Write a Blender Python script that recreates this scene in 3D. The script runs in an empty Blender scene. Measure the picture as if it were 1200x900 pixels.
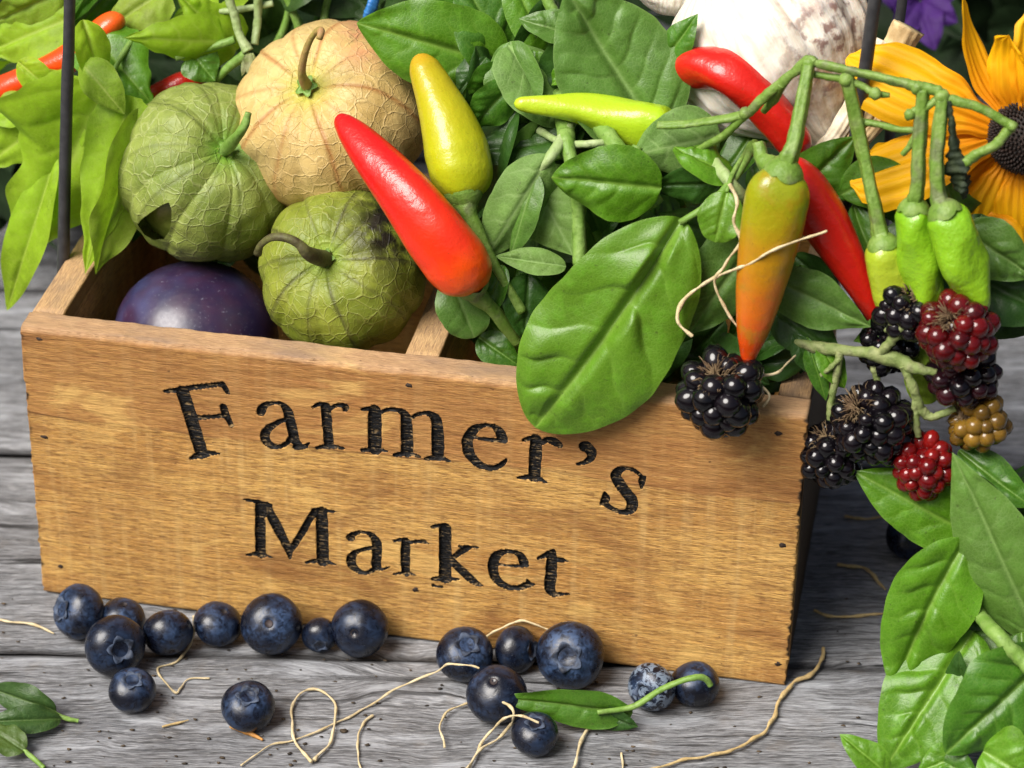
import bpy, math, random
import numpy as np
from mathutils import Vector, noise as mnoise
random.seed(11); rng = np.random.default_rng(11)
scene = bpy.context.scene; col = scene.collection
CM = 0.01
# ------------------------------------------------------------------ camera model (centimetres; X right, Y away, Z up)
F = 3400.0
PITCH, ROLL, YAW = math.radians(32.0), math.radians(0.98), math.radians(10.25)
CAM = np.array([3.17, -73.5, 55.5]); HB = 9.97; WB = 24.0; DB = 12.5; TB = 1.05
def camrot():
    f = np.array([0, math.cos(PITCH), -math.sin(PITCH)]); R = np.array([1., 0, 0]); U = np.cross(R, f)
    c, s = math.cos(ROLL), math.sin(ROLL)
    return c*R + s*U, -s*R + c*U, f
CR, CU, CF = camrot()
AX = np.array([math.cos(YAW), -math.sin(YAW), 0]); NX = np.array([math.sin(YAW), math.cos(YAW), 0]); ZZ = np.array([0, 0, 1.])
def ray(x, y): return CF + CR*((x-600)/F) - CU*((y-450)/F)
def P(x, y, d):                      # the point seen at photo position (x, y), d cm behind the crate's front face
    r = ray(x, y); t = (d - CAM@NX)/(r@NX); return CAM + r*t
def G(x, y, z=0.0):                  # the point at height z
    r = ray(x, y); t = (z - CAM[2])/r[2]; return CAM + r*t
def proj(p):
    q = np.asarray(p) - CAM; z = q@CF
    return np.stack([600+F*(q@CR)/z, 450-F*(q@CU)/z], -1)
def pxcm(p): return float((np.asarray(p)-CAM)@CF)/F       # cm per photo pixel at p
def unit(v): v = np.asarray(v, float); return v/(np.linalg.norm(v)+1e-12)
def box2w(a, d, z): return AX*a + NX*d + ZZ*z
# ------------------------------------------------------------------ object helpers
def link(o): col.objects.link(o); return o
def tag(o, label=None, cat=None, group=None, kind=None):
    if label: o['label'] = label
    if cat: o['category'] = cat
    if group: o['group'] = group
    if kind: o['kind'] = kind
    return o
ORG = {}
def thing(name, origin, label, cat, group=None, kind=None):
    o = bpy.data.objects.new(name, None); link(o); o.empty_display_size = .01
    o.location = Vector(np.asarray(origin)*CM); ORG[o] = np.asarray(origin, float)
    return tag(o, label, cat, group, kind)
def mk(name, V, Fc, mat, parent=None, attrs=None, uv=None, smooth=True, origin=None):
    V = np.asarray(V, float)
    org = ORG[parent] if parent is not None else (np.asarray(origin, float) if origin is not None else V.mean(0))
    me = bpy.data.meshes.new(name)
    me.from_pydata(((V-org)*CM).tolist(), [], [list(f) for f in Fc])
    if attrs:
        for k, a in attrs.items():
            at = me.attributes.new(k, 'FLOAT', 'POINT'); at.data.foreach_set('value', np.asarray(a, np.float32))
    if uv is not None:
        l = me.uv_layers.new(name='UVMap'); idx = np.empty(len(me.loops), np.int32); me.loops.foreach_get('vertex_index', idx)
        l.data.foreach_set('uv', np.asarray(uv, np.float32)[idx].ravel())
    if smooth: me.polygons.foreach_set('use_smooth', np.ones(len(me.polygons), bool))
    me.update()
    o = bpy.data.objects.new(name, me); link(o)
    for m in (mat if isinstance(mat, (list, tuple)) else [mat]): me.materials.append(m)
    if parent is not None:
        o.parent = parent
    else: o.location = Vector(org*CM)
    ORG[o] = org
    return o
def gridfaces(n, m, wrap=False):     # n rows x m columns
    i = np.arange(n-1)[:, None]; j = np.arange(m if wrap else m-1)[None, :]
    k = (j+1) % m
    a = i*m+j; b = i*m+k; c = (i+1)*m+k; d = (i+1)*m+j
    return np.stack([a, b, c, d], -1).reshape(-1, 4)
class MB:                            # several shapes in one mesh
    def __init__(s): s.V = []; s.F = []; s.A = {}; s.n = 0
    def add(s, V, Fc, **attrs):
        V = np.asarray(V, float); s.V.append(V)
        s.F += [[int(i)+s.n for i in f] for f in Fc]
        for k, a in attrs.items(): s.A.setdefault(k, []).append(np.broadcast_to(np.asarray(a, float), (len(V),)))
        s.n += len(V)
    def build(s, name, mat, parent=None, **kw):
        return mk(name, np.concatenate(s.V), s.F, mat, parent, attrs={k: np.concatenate(a) for k, a in s.A.items()} or None, **kw)
def catmull(pts, n):
    p = np.asarray(pts, float)
    if len(p) == 2: t = np.linspace(0, 1, n)[:, None]; return p[0]*(1-t)+p[1]*t
    p = np.vstack([2*p[0]-p[1], p, 2*p[-1]-p[-2]]); m = len(p)-3
    out = []
    for q in np.linspace(0, m-1e-9, n):
        i = int(q); t = q-i; a, b, c, d = p[i:i+4]
        out.append(.5*((2*b)+(-a+c)*t+(2*a-5*b+4*c-d)*t*t+(-a+3*b-3*c+d)*t**3))
    return np.array(out)
def frames(c):
    T = np.gradient(c, axis=0); T /= np.linalg.norm(T, axis=1)[:, None]+1e-12
    ref = np.array([0, 0, 1.]) if abs(T[0][2]) < .9 else np.array([1., 0, 0])
    N = [unit(np.cross(np.cross(T[0], ref), T[0]))]
    for i in range(1, len(c)):
        v = N[-1] - T[i]*(N[-1]@T[i]); N.append(unit(v))
    N = np.array(N); return T, N, np.cross(T, N)
def tube(c, r, seg=12, cap=True, lump=0, seed=0, lobes=0, lobe_amp=0., rough=0.):
    c = np.asarray(c, float); n = len(c); r = np.broadcast_to(np.asarray(r, float), (n,)).copy()
    T, N, B = frames(c); a = np.linspace(0, 2*math.pi, seg, endpoint=False)
    rr = r[:, None]*np.ones(seg)[None, :]
    if lobes: rr *= 1+lobe_amp*np.cos(lobes*a+seed)[None, :]
    if lump:
        s = np.linspace(0, 1, n)[:, None]*9
        k = np.random.default_rng(seed); 
        for _ in range(5):
            f1, f2, p1, p2 = k.uniform(.4, 1.6), k.integers(1, 4), k.uniform(0, 6.3), k.uniform(0, 6.3)
            rr = rr*(1+lump*np.sin(s*f1+p1)*np.cos(f2*a[None, :]+p2))
    if rough:
        k = np.random.default_rng(seed+5); q_ = k.normal(size=(n, seg))
        for _ in range(2): q_ = (q_+np.roll(q_, 1, 1)+np.roll(q_, -1, 1))/2.2; q_[1:-1] = (q_[:-2]+q_[1:-1]+q_[2:])/2.2
        rr = rr*(1+rough*q_)
    V = c[:, None, :] + (np.cos(a)[None, :, None]*N[:, None, :] + np.sin(a)[None, :, None]*B[:, None, :])*rr[:, :, None]
    V = V.reshape(-1, 3); Fc = [list(f) for f in gridfaces(n, seg, True)]
    t = np.repeat(np.linspace(0, 1, n), seg)
    if cap:
        V = np.vstack([V, c[0], c[-1]]); i0 = n*seg
        for j in range(seg):
            Fc.append([i0, (j+1) % seg, j]); Fc.append([i0+1, (n-1)*seg+j, (n-1)*seg+(j+1) % seg])
        t = np.append(t, [0, 1])
    return V, Fc, t
def icosph(sub=2):
    import bmesh
    b = bmesh.new(); bmesh.ops.create_icosphere(b, subdivisions=sub, radius=1.0)
    V = np.array([v.co[:] for v in b.verts]); Fc = [[v.index for v in f.verts] for f in b.faces]; b.free(); return V, Fc
ICO1, ICO2, ICO3 = icosph(1), icosph(2), icosph(3)
def vnoise(V, scale, seed=0):
    o = Vector((seed*7.31, seed*3.17, seed*1.73))
    return np.array([mnoise.noise(Vector(v)*scale+o) for v in V])
def basis(axis, ref=None):
    a = unit(axis); ref = CU if ref is None else ref
    if abs(a@unit(ref)) > .95: ref = CR
    x = unit(np.cross(ref, a)); return x, np.cross(a, x), a
def dir_on_view(p, ox, oy):          # unit direction that shows at offset (ox right, oy up) on a ball seen at p
    k = max(0, 1-ox*ox-oy*oy)**.5; t = unit(CAM-p); R = unit(CR-t*(CR@t)); U = np.cross(t, R)
    return unit(R*ox+U*oy+t*k)
# ------------------------------------------------------------------ materials
class M:
    def __init__(s, name):
        s.m = bpy.data.materials.new(name); s.m.use_nodes = True; s.nt = s.m.node_tree; s.nt.nodes.clear()
        s.out = s.n('ShaderNodeOutputMaterial')
    def n(s, t, ins=None, **pr):
        x = s.nt.nodes.new(t)
        for k, v in pr.items(): setattr(x, k, v)
        for k, v in (ins or {}).items(): s.put(x.inputs[k], v)
        return x
    def put(s, sock, v):
        if isinstance(v, bpy.types.NodeSocket): s.nt.links.new(v, sock)
        elif isinstance(v, bpy.types.Node): s.nt.links.new(v.outputs[0], sock)
        else:
            if isinstance(v, tuple) and len(v) == 3 and sock.type == 'RGBA': v = v+(1.,)
            sock.default_value = v
    def math(s, op, a, b=0., c=None, clamp=False):
        x = s.n('ShaderNodeMath', operation=op, use_clamp=clamp); s.put(x.inputs[0], a); s.put(x.inputs[1], b)
        if c is not None: s.put(x.inputs[2], c)
        return x.outputs[0]
    def mix(s, f, a, b, blend='MIX'):
        x = s.n('ShaderNodeMix', data_type='RGBA', blend_type=blend)
        s.put(x.inputs[0], f); s.put(x.inputs[6], a); s.put(x.inputs[7], b); return x.outputs[2]
    def ramp(s, f, stops):
        x = s.n('ShaderNodeValToRGB'); e = x.color_ramp.elements
        while len(e) < len(stops): e.new(.5)
        for q, (p, c) in zip(e, stops):
            q.position = p; q.color = (c if isinstance(c, tuple) else (c, c, c))+(1.,) if not (isinstance(c, tuple) and len(c) == 4) else c
        s.put(x.inputs[0], f); return x.outputs[0]
    def ss(s, f, a, b):              # smoothstep
        x = s.n('ShaderNodeMapRange', interpolation_type='SMOOTHSTEP'); s.put(x.inputs[0], f); x.inputs[1].default_value = a; x.inputs[2].default_value = b
        return x.outputs[0]
    def co(s, kind='Object', scale=(100, 100, 100), loc=(0, 0, 0)):
        t = s.n('ShaderNodeTexCoord'); mp = s.n('ShaderNodeMapping'); s.put(mp.inputs[0], t.outputs[kind])
        mp.inputs['Scale'].default_value = scale; mp.inputs['Location'].default_value = loc; return mp.outputs[0]
    def noise(s, vec, scale, detail=3, rough=.55, dist=0.):
        x = s.n('ShaderNodeTexNoise', {'Vector': vec, 'Scale': scale, 'Detail': detail, 'Roughness': rough, 'Distortion': dist}); return x.outputs[0]
    def vor(s, vec, scale, feature='DISTANCE_TO_EDGE', rnd=1.):
        x = s.n('ShaderNodeTexVoronoi', feature=feature); s.put(x.inputs['Vector'], vec); x.inputs['Scale'].default_value = scale; x.inputs['Randomness'].default_value = rnd
        return x.outputs[0]
    def attr(s, name): return s.n('ShaderNodeAttribute', attribute_name=name).outputs['Fac']
    def objrand(s): return s.n('ShaderNodeObjectInfo').outputs['Random']
    def bump(s, h, dist=.02, strength=1., prev=None):
        x = s.n('ShaderNodeBump'); x.inputs['Strength'].default_value = strength; x.inputs['Distance'].default_value = dist*CM; s.put(x.inputs['Height'], h)
        if prev is not None: s.put(x.inputs['Normal'], prev)
        return x.outputs[0]
    def bsdf(s, **k):
        b = s.n('ShaderNodeBsdfPrincipled')
        names = dict(color='Base Color', rough='Roughness', normal='Normal', spec='Specular IOR Level', coat='Coat Weight', coat_rough='Coat Roughness', sss='Subsurface Weight', sss_scale='Subsurface Scale', sss_radius='Subsurface Radius', metal='Metallic', sheen='Sheen Weight', ior='IOR', trans='Transmission Weight', coat_normal='Coat Normal', sheen_rough='Sheen Roughness')
        for q, v in k.items(): s.put(b.inputs[names[q]], v)
        return b
    def done(s, b):
        s.put(s.out.inputs[0], b.outputs[0]); return s.m
def lin(r, g, b):                    # sRGB 0-255 to linear
    return tuple((c/255/12.92 if c/255 <= .04045 else ((c/255+.055)/1.055)**2.4) for c in (r, g, b))
def leaf_mat(name, c, vein, pale=.0, tr=.28, rough=.42, spec=.45, speck=.4, netb=.5, var=.35, warm=(.16, .2, .02), coat=0., puck=.45):
    m = M(name); uv = m.co('UV', (1, 1, 1)); oc = m.co('Object')
    r = m.objrand()
    n1 = m.noise(oc, .55, 3); n2 = m.noise(oc, 2.6, 4)
    cc = m.mix(m.math('MULTIPLY', m.ss(n1, .38, .68), .55), c, tuple(x*.58 for x in c))
    cc = m.mix(m.math('MULTIPLY', m.ss(r, .55, 1.), var), cc, warm)
    cc = m.mix(m.math('MULTIPLY', m.ss(r, .45, 0.), var), cc, tuple(x*.6 for x in c))
    cc = m.mix(m.math('MULTIPLY', m.ss(n2, .45, .70), .4), cc, tuple(min(1, x*1.45) for x in c))
    cell = m.vor(uv, 8.5)
    cc = m.mix(m.math('MULTIPLY', m.ss(cell, .10, 0.), .26), cc, vein)
    cc = m.mix(m.math('MULTIPLY', m.attr('vein'), .8), cc, vein)
    sp = m.math('MULTIPLY', m.ss(m.noise(oc, 9., 2), .64, .70), m.ss(m.noise(oc, 1.1, 2), .42, .58))
    cc = m.mix(m.math('MULTIPLY', sp, speck), cc, (.035, .03, .012))
    b1 = m.bump(m.ss(cell, 0, .2), .006, netb*.8); b2 = m.bump(m.noise(oc, 22, 2), .006, .35, b1)
    b2 = m.bump(n2, .05, .35, b2); pk = m.n('ShaderNodeTexVoronoi', feature='SMOOTH_F1'); m.put(pk.inputs['Vector'], uv); pk.inputs['Scale'].default_value = 2.3; b2 = m.bump(m.math('SUBTRACT', 1., pk.outputs[0]), .06, puck, b2)
    pb = m.bsdf(color=cc, rough=m.math('ADD', m.math('MULTIPLY', n2, .25), rough-.12), spec=spec, normal=b2, coat=coat, coat_rough=.3)
    tl = m.n('ShaderNodeBsdfTranslucent', {'Color': m.mix(1., cc, (.85, 1., .35), 'MULTIPLY'), 'Normal': b1})
    mx = m.n('ShaderNodeMixShader'); mx.inputs[0].default_value = tr; m.put(mx.inputs[1], pb.outputs[0]); m.put(mx.inputs[2], tl.outputs[0])
    return m.done(mx)
def stem_mat(name, c, c2, rough=.5, bs=6., blot=0.):
    m = M(name); oc = m.co('Object'); n = m.noise(oc, 2.2, 4); 
    cc = m.mix(m.ss(n, .35, .7), c, c2); cc = m.mix(m.math('MULTIPLY', m.ss(m.noise(oc, 5.5, 4), .52, .72), .5), cc, tuple(x*.45 for x in c)); cc = m.mix(m.math('MULTIPLY', m.ss(m.noise(oc, 1.1, 2), .56, .7), blot), cc, (.10, .085, .07))
    return m.done(m.bsdf(color=cc, rough=rough, spec=.35, normal=m.bump(m.noise(oc, bs, 4), .04, .8), sss=.0))
def pepper_mat(name, stops, rough=.2, blotch=None, lump=.25, coat=.5):
    m = M(name); oc = m.co('Object'); t = m.attr('t'); n = m.noise(oc, .9, 3)
    f = m.math('ADD', t, m.math('MULTIPLY', m.math('SUBTRACT', n, .5), .22))
    cc = m.ramp(f, stops)
    if blotch: cc = m.mix(m.math('MULTIPLY', m.ss(m.noise(oc, 1.5, 3), .5, .72), .6), cc, blotch)
    cc = m.mix(m.math('MULTIPLY', m.ss(m.noise(oc, 14, 2), .66, .72), .35), cc, (.12, .05, .01))
    nb = m.bump(m.noise(oc, 1.6, 4, .6), .12, lump*1.5); nb = m.bump(m.noise(oc, 6., 3), .02, .45, nb); nb = m.bump(m.noise(oc, 30, 2), .004, .5, nb)
    return m.done(m.bsdf(color=cc, rough=m.math('ADD', rough+.02, m.math('MULTIPLY', n, .2)), spec=.42, normal=nb, coat=coat*.5, coat_rough=.06, coat_normal=nb, sss=.06, sss_scale=.003, sss_radius=(1., .3, .1)))
EXPO = 0.75
L_BASIL = leaf_mat('basil_leaf_green', (.052, .165, .008), (.15, .28, .04), tr=.22, coat=.15, rough=.42, warm=(.12, .2, .02))
L_BRIGHT = leaf_mat('basil_leaf_bright', (.092, .245, .008), (.2, .36, .045), tr=.24, coat=.12, rough=.40, warm=(.14, .24, .02))
L_PALE = leaf_mat('basil_leaf_underside', (.155, .29, .062), (.29, .44, .15), tr=.25, rough=.6, spec=.25, warm=(.2, .3, .07))
L_DUSTY = leaf_mat('basil_leaf_dusty', (.090, .200, .028), (.19, .31, .085), tr=.22, rough=.42, warm=(.13, .24, .035))
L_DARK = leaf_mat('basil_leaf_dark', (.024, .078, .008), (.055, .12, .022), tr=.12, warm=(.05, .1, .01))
L_LIME = leaf_mat('vine_leaf_lime', (.33, .54, .022), (.46, .62, .09), tr=.5, rough=.5, spec=.3, netb=.2, speck=.25, warm=(.38, .56, .03), var=.2)
L_OLD = leaf_mat('vine_leaf_yellowed', (.26, .42, .03), (.38, .48, .10), tr=.42, rough=.55, spec=.3, netb=.5, warm=(.32, .32, .05))
L_WILT = leaf_mat('wilted_leaf', (.035, .085, .016), (.08, .14, .03), tr=.15, rough=.5, netb=.8)
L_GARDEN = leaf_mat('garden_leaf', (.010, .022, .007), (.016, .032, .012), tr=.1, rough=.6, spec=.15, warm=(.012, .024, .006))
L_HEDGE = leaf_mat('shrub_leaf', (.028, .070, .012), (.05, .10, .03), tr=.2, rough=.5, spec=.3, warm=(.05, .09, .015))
S_GREEN = stem_mat('stem_green', (.13, .25, .035), (.2, .32, .075))
S_PALE = stem_mat('stem_pale', (.26, .36, .13), (.34, .42, .2))
S_PEP = stem_mat('pepper_stalk', (.12, .22, .028), (.20, .30, .07), .48, 8., .55)
S_BRAM = stem_mat('bramble_stem', (.15, .205, .055), (.26, .29, .12), .65, 12, .35)
S_BROWN = stem_mat('dry_sepal', (.10, .06, .03), (.24, .17, .09), .8, 12)
S_FIBRE = stem_mat('dry_rootlet', (.50, .40, .22), (.66, .56, .36), .75, 14)
S_FIBRE2 = stem_mat('tan_rootlet', (.42, .30, .13), (.55, .42, .2), .75, 14)
S_DARK = stem_mat('withered_dark', (.012, .022, .010), (.035, .05, .02), .7, 10)
P_RED = pepper_mat('pepper_red', [(0., (.66, .06, .004)), (.12, (.84, .115, .004)), (.30, (.74, .035, .006)), (.55, (.60, .010, .008)), (1., (.46, .007, .006))])
P_RED2 = pepper_mat('pepper_deep_red', [(0., (.50, .012, .006)), (.6, (.52, .011, .006)), (1., (.5, .012, .004))])
P_YEL = pepper_mat('pepper_yellow_green', [(0., (.40, .47, .010)), (.45, (.40, .40, .008)), (.8, (.40, .31, .008)), (1., (.50, .27, .01))], rough=.22)
P_LIME = pepper_mat('pepper_lime', [(0., (.33, .52, .014)), (1., (.42, .56, .02))], rough=.2)
P_ORANGE = pepper_mat('pepper_turning', [(0., (.20, .27, .006)), (.28, (.27, .27, .006)), (.48, (.40, .19, .006)), (.64, (.52, .13, .008)), (.8, (.58, .07, .005)), (1., (.60, .045, .004))], rough=.18, blotch=(.30, .17, .008))
P_GRN = pepper_mat('pepper_green', [(0., (.16, .37, .010)), (1., (.24, .43, .014))], rough=.22, lump=.55)
P_GRN2 = pepper_mat('pepper_yellowish_green', [(0., (.28, .40, .02)), (1., (.42, .46, .03))], rough=.22, lump=.4)
# --- wood of the crate
def crate_wood(name, front=False):
    m = M(name); uv = m.co('UV', (1, 1, 1)); r = m.objrand()
    off = m.n('ShaderNodeVectorMath', operation='ADD'); m.put(off.inputs[0], uv)
    cmb = m.n('ShaderNodeCombineXYZ'); m.put(cmb.inputs[0], m.math('MULTIPLY', r, 40.)); m.put(cmb.inputs[1], m.math('MULTIPLY', r, 17.)); m.put(off.inputs[1], cmb.outputs[0])
    u = off.outputs[0]
    def st(sx, sy):
        mp = m.n('ShaderNodeMapping'); m.put(mp.inputs[0], u); mp.inputs['Scale'].default_value = (sx, sy, 1); return mp.outputs[0]
    big = m.noise(st(.10, .45), 1., 4, .6, .6); mid = m.noise(st(.35, 3.2), 1., 5, .65, .8); fine = m.noise(st(2.2, 26.), 1., 4, .7); pores = m.noise(st(5., 40.), 1., 3, .6)
    saw = m.noise(st(2.4, .12), 1., 3, .6); dash = m.noise(st(2.0, 13.), 1., 3, .65); dash2 = m.noise(st(3.1, 17.), 1., 2, .6)
    cc = m.mix(m.ss(big, .32, .68), (.66, .385, .105), (.50, .25, .062))
    cc = m.mix(m.math('MULTIPLY', m.ss(mid, .46, .70), .42), cc, (.27, .12, .035))
    cc = m.mix(m.math('MULTIPLY', m.ss(fine, .44, .66), .75), cc, (.19, .085, .026))
    cc = m.mix(m.math('MULTIPLY', m.ss(pores, .50, .30), .35), cc, (.66, .46, .22))
    cc = m.mix(m.math('MULTIPLY', m.ss(dash, .53, .62), .62), cc, (.19, .083, .025)); cc = m.mix(m.math('MULTIPLY', m.ss(dash2, .56, .66), .32), cc, (.78, .50, .18))
    cc = m.mix(m.math('MULTIPLY', m.ss(saw, .48, .70), .40), cc, (.64, .42, .16))
    sx = m.n('ShaderNodeSeparateXYZ'); m.put(sx.inputs[0], uv)
    if front:
        z = sx.outputs[1]; wob = m.noise(st(.12, .02), 1., 3)
        line = m.math('ADD', z, m.math('MULTIPLY', wob, -.9)); l0 = 6.45
        up = m.ss(line, l0-.05, l0+.05)
        cc = m.mix(m.math('MULTIPLY', up, .55), cc, (.33, .135, .042))       # the upper strip of the board is a browner piece
        dl = m.math('ABSOLUTE', m.math('SUBTRACT', line, l0))
        crack = m.math('MULTIPLY', m.ss(dl, .055, .0), m.ss(m.noise(st(.5, .05), 1., 2), .36, .56))
        cc = m.mix(m.math('MULTIPLY', crack, .75), cc, (.09, .035, .012))
        streak = m.math('MULTIPLY', m.ss(m.noise(st(.16, 5.5), 1., 3), .60, .74), m.ss(m.noise(st(.3, .5), 1., 2), .45, .65))
        cc = m.mix(m.math('MULTIPLY', streak, .5), cc, (.13, .055, .018))
    if front:
        b2 = m.noise(st(.22, .5), 1., 5, .68, .8)
        cc = m.mix(m.math('MULTIPLY', m.ss(b2, .50, .66), .62), cc, (.23, .095, .028))
        cc = m.mix(m.math('MULTIPLY', m.ss(b2, .46, .30), .6), cc, (.78, .50, .16))
    ed = m.attr('edge'); rim = m.attr('rim')
    cc = m.mix(m.math('MULTIPLY', rim, .6), cc, m.mix(m.ss(fine, .35, .65), (.56, .39, .235), (.34, .225, .14)))
    cc = m.mix(m.math('MULTIPLY', m.ss(m.math('MULTIPLY', rim, m.noise(st(.4, 1.), 1., 4)), .42, .7), .55), cc, (.19, .14, .11))
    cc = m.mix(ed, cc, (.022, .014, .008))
    cc = m.mix(m.math('MULTIPLY', m.ss(m.noise(st(3., 5.), 1., 2), .72, .77), .7), cc, (.05, .022, .01))
    nb = m.bump(mid, .05, .5); nb = m.bump(fine, .035, .9, nb); nb = m.bump(pores, .02, .7, nb); nb = m.bump(dash, .03, .7, nb)
    return m.done(m.bsdf(color=cc, rough=m.math('ADD', .52, m.math('MULTIPLY', fine, .2)), spec=.3, normal=nb))
W_FRONT = crate_wood('crate_front_wood', True); W_CRATE = crate_wood('crate_wood')
def char_mat():
    m = M('burnt_lettering'); uv = m.co('UV', (1, 1, 1))
    mp = m.n('ShaderNodeMapping'); m.put(mp.inputs[0], uv); mp.inputs['Scale'].default_value = (2.4, 17, 1)
    rid = m.noise(mp.outputs[0], 1., 3, .6); n = m.noise(uv, 9., 3)
    fl = m.math('MULTIPLY', m.ss(rid, .53, .62), m.ss(n, .42, .58))
    cc = m.mix(m.math('MULTIPLY', fl, .75), (.004, .0037, .004), (.30, .20, .09))
    nb = m.bump(rid, .09, 1.); nb = m.bump(n, .03, .6, nb)
    return m.done(m.bsdf(color=cc, rough=.55, spec=.22, normal=nb))
W_CHAR = char_mat()
def plank_mat():
    m = M('weathered_plank'); uv = m.co('UV', (1, 1, 1)); r = m.objrand()
    sx = m.n('ShaderNodeSeparateXYZ'); m.put(sx.inputs[0], uv)
    wob = m.noise(uv, .16, 3)
    x = sx.outputs[0]; y = m.math('ADD', sx.outputs[1], m.math('MULTIPLY', wob, 1.3))
    def vec(a, b):
        c = m.n('ShaderNodeCombineXYZ'); m.put(c.inputs[0], m.math('MULTIPLY', m.math('ADD', x, m.math('MULTIPLY', r, 90.)), a)); m.put(c.inputs[1], m.math('MULTIPLY', m.math('ADD', y, m.math('MULTIPLY', r, 50.)), b)); return c.outputs[0]
    big = m.noise(vec(.05, .22), 1., 4, .6); g1 = m.noise(vec(.16, 2.1), 1., 5, .65, .4); g2 = m.noise(vec(.7, 12.), 1., 5, .72, .3); g3 = m.noise(vec(2.2, 30.), 1., 3, .6)
    blot = m.noise(uv, .75, 5, .65)
    cc = m.mix(m.ss(big, .3, .7), (.27, .278, .295), (.165, .17, .183))
    cc = m.mix(m.math('MULTIPLY', m.ss(g1, .46, .66), .65), cc, (.07, .068, .07))
    cc = m.mix(m.math('MULTIPLY', m.ss(g2, .46, .62), .8), cc, (.05, .048, .048))
    cc = m.mix(m.math('MULTIPLY', m.ss(g2, .48, .30), .65), cc, (.42, .43, .45))
    cc = m.mix(m.math('MULTIPLY', m.ss(g3, .50, .3), .5), cc, (.50, .505, .51)); cc = m.mix(m.math('MULTIPLY', m.ss(g3, .52, .68), .6), cc, (.06, .058, .058))
    cc = m.mix(m.math('MULTIPLY', m.ss(blot, .55, .75), .45), cc, (.17, .145, .12))
    cc = m.mix(m.math('MULTIPLY', m.ss(m.noise(vec(.22, 1.1), 1., 5, .7), .50, .66), .6), cc, (.46, .48, .515))
    crack = m.math('MULTIPLY', m.ss(m.noise(vec(.10, 3.2), 1., 3, .5), .62, .66), m.ss(m.noise(vec(.07, .3), 1., 2), .42, .6))
    cc = m.mix(m.math('MULTIPLY', crack, .9), cc, (.012, .011, .011))
    ed = m.attr('edge'); cc = m.mix(m.math('MULTIPLY', ed, .9), cc, (.02, .018, .018))
    kn = m.attr('knot'); cc = m.mix(kn, cc, (.05, .042, .036))
    nb = m.bump(g1, .12, .8); nb = m.bump(g2, .07, 1., nb); nb = m.bump(g3, .03, .8, nb); nb = m.bump(m.math('SUBTRACT', 1., crack), .2, .8, nb)
    return m.done(m.bsdf(color=cc, rough=.72, spec=.25, normal=nb))
W_PLANK = plank_mat()
def husk_mat(name, c, c2, rib, net, stain=None, pole=(.2, .36, .03), netw=.5, tr=.12):
    m = M(name); oc = m.co('Object'); 
    dv = m.n('ShaderNodeVectorMath', operation='ADD'); m.put(dv.inputs[0], oc)
    nz = m.n('ShaderNodeTexNoise', {'Vector': oc, 'Scale': 1.1, 'Detail': 2.}); sc = m.n('ShaderNodeVectorMath', operation='SCALE'); m.put(sc.inputs[0], nz.outputs[1]); sc.inputs['Scale'].default_value = .55; m.put(dv.inputs[1], sc.outputs[0])
    v1 = m.vor(dv.outputs[0], 1.9); v2 = m.vor(dv.outputs[0], 4.6); n = m.noise(oc, .5, 4); n2 = m.noise(oc, 3., 4)
    cc = m.mix(m.ss(n, .35, .68), c, c2)
    cc = m.mix(m.math('MULTIPLY', m.ss(n2, .42, .7), .4), cc, tuple(x*.62 for x in c2))
    cc = m.mix(m.math('MULTIPLY', m.ss(v2, .07, 0.), netw*.4), cc, net)
    cc = m.mix(m.math('MULTIPLY', m.ss(v1, .07, 0.), netw), cc, net)
    cc = m.mix(m.math('MULTIPLY', m.attr('rib'), .75), cc, rib)
    cc = m.mix(m.attr('pole'), cc, pole)
    if stain: 
        sf = m.math('MULTIPLY', m.attr('stain'), m.ss(m.noise(oc, 1.3, 4, .65), .30, .56))
        cc = m.mix(m.math('MULTIPLY', sf, .96), cc, stain)
    h1 = m.ss(v1, .07, 0.); h2 = m.ss(v2, .08, 0.)
    nb = m.bump(h1, .022, .7); nb = m.bump(h2, .010, .6, nb); nb = m.bump(n2, .06, .45, nb); nb = m.bump(m.attr('rib'), .05, .7, nb)
    pb = m.bsdf(color=cc, rough=.46, spec=.4, normal=nb)
    tl = m.n('ShaderNodeBsdfTranslucent', {'Color': cc, 'Normal': nb}); mx = m.n('ShaderNodeMixShader'); mx.inputs[0].default_value = tr
    m.put(mx.inputs[1], pb.outputs[0]); m.put(mx.inputs[2], tl.outputs[0]); return m.done(mx)
H_TAN = husk_mat('husk_tan', (.64, .48, .19), (.56, .38, .125), (.33, .11, .025), (.70, .52, .24), pole=(.42, .44, .04), stain=(.62, .30, .14), netw=.32)
H_GREEN = husk_mat('husk_green', (.28, .34, .075), (.165, .23, .035), (.12, .15, .03), (.42, .46, .18), netw=.38, pole=(.13, .31, .02))
H_OLIVE = husk_mat('husk_olive', (.26, .30, .035), (.17, .22, .02), (.07, .065, .025), (.36, .38, .10), stain=(.012, .006, .009), netw=.42, pole=(.28, .42, .05))
def simple(name, c, c2=None, rough=.5, scale=2., spec=.4, coat=0., bumpd=.02, bs=8.):
    m = M(name); oc = m.co('Object'); n = m.noise(oc, scale, 4)
    return m.done(m.bsdf(color=m.mix(m.ss(n, .35, .68), c, c2 or c), rough=rough, spec=spec, coat=coat, coat_rough=.15, normal=m.bump(m.noise(oc, bs, 3), bumpd, .5)))
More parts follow.
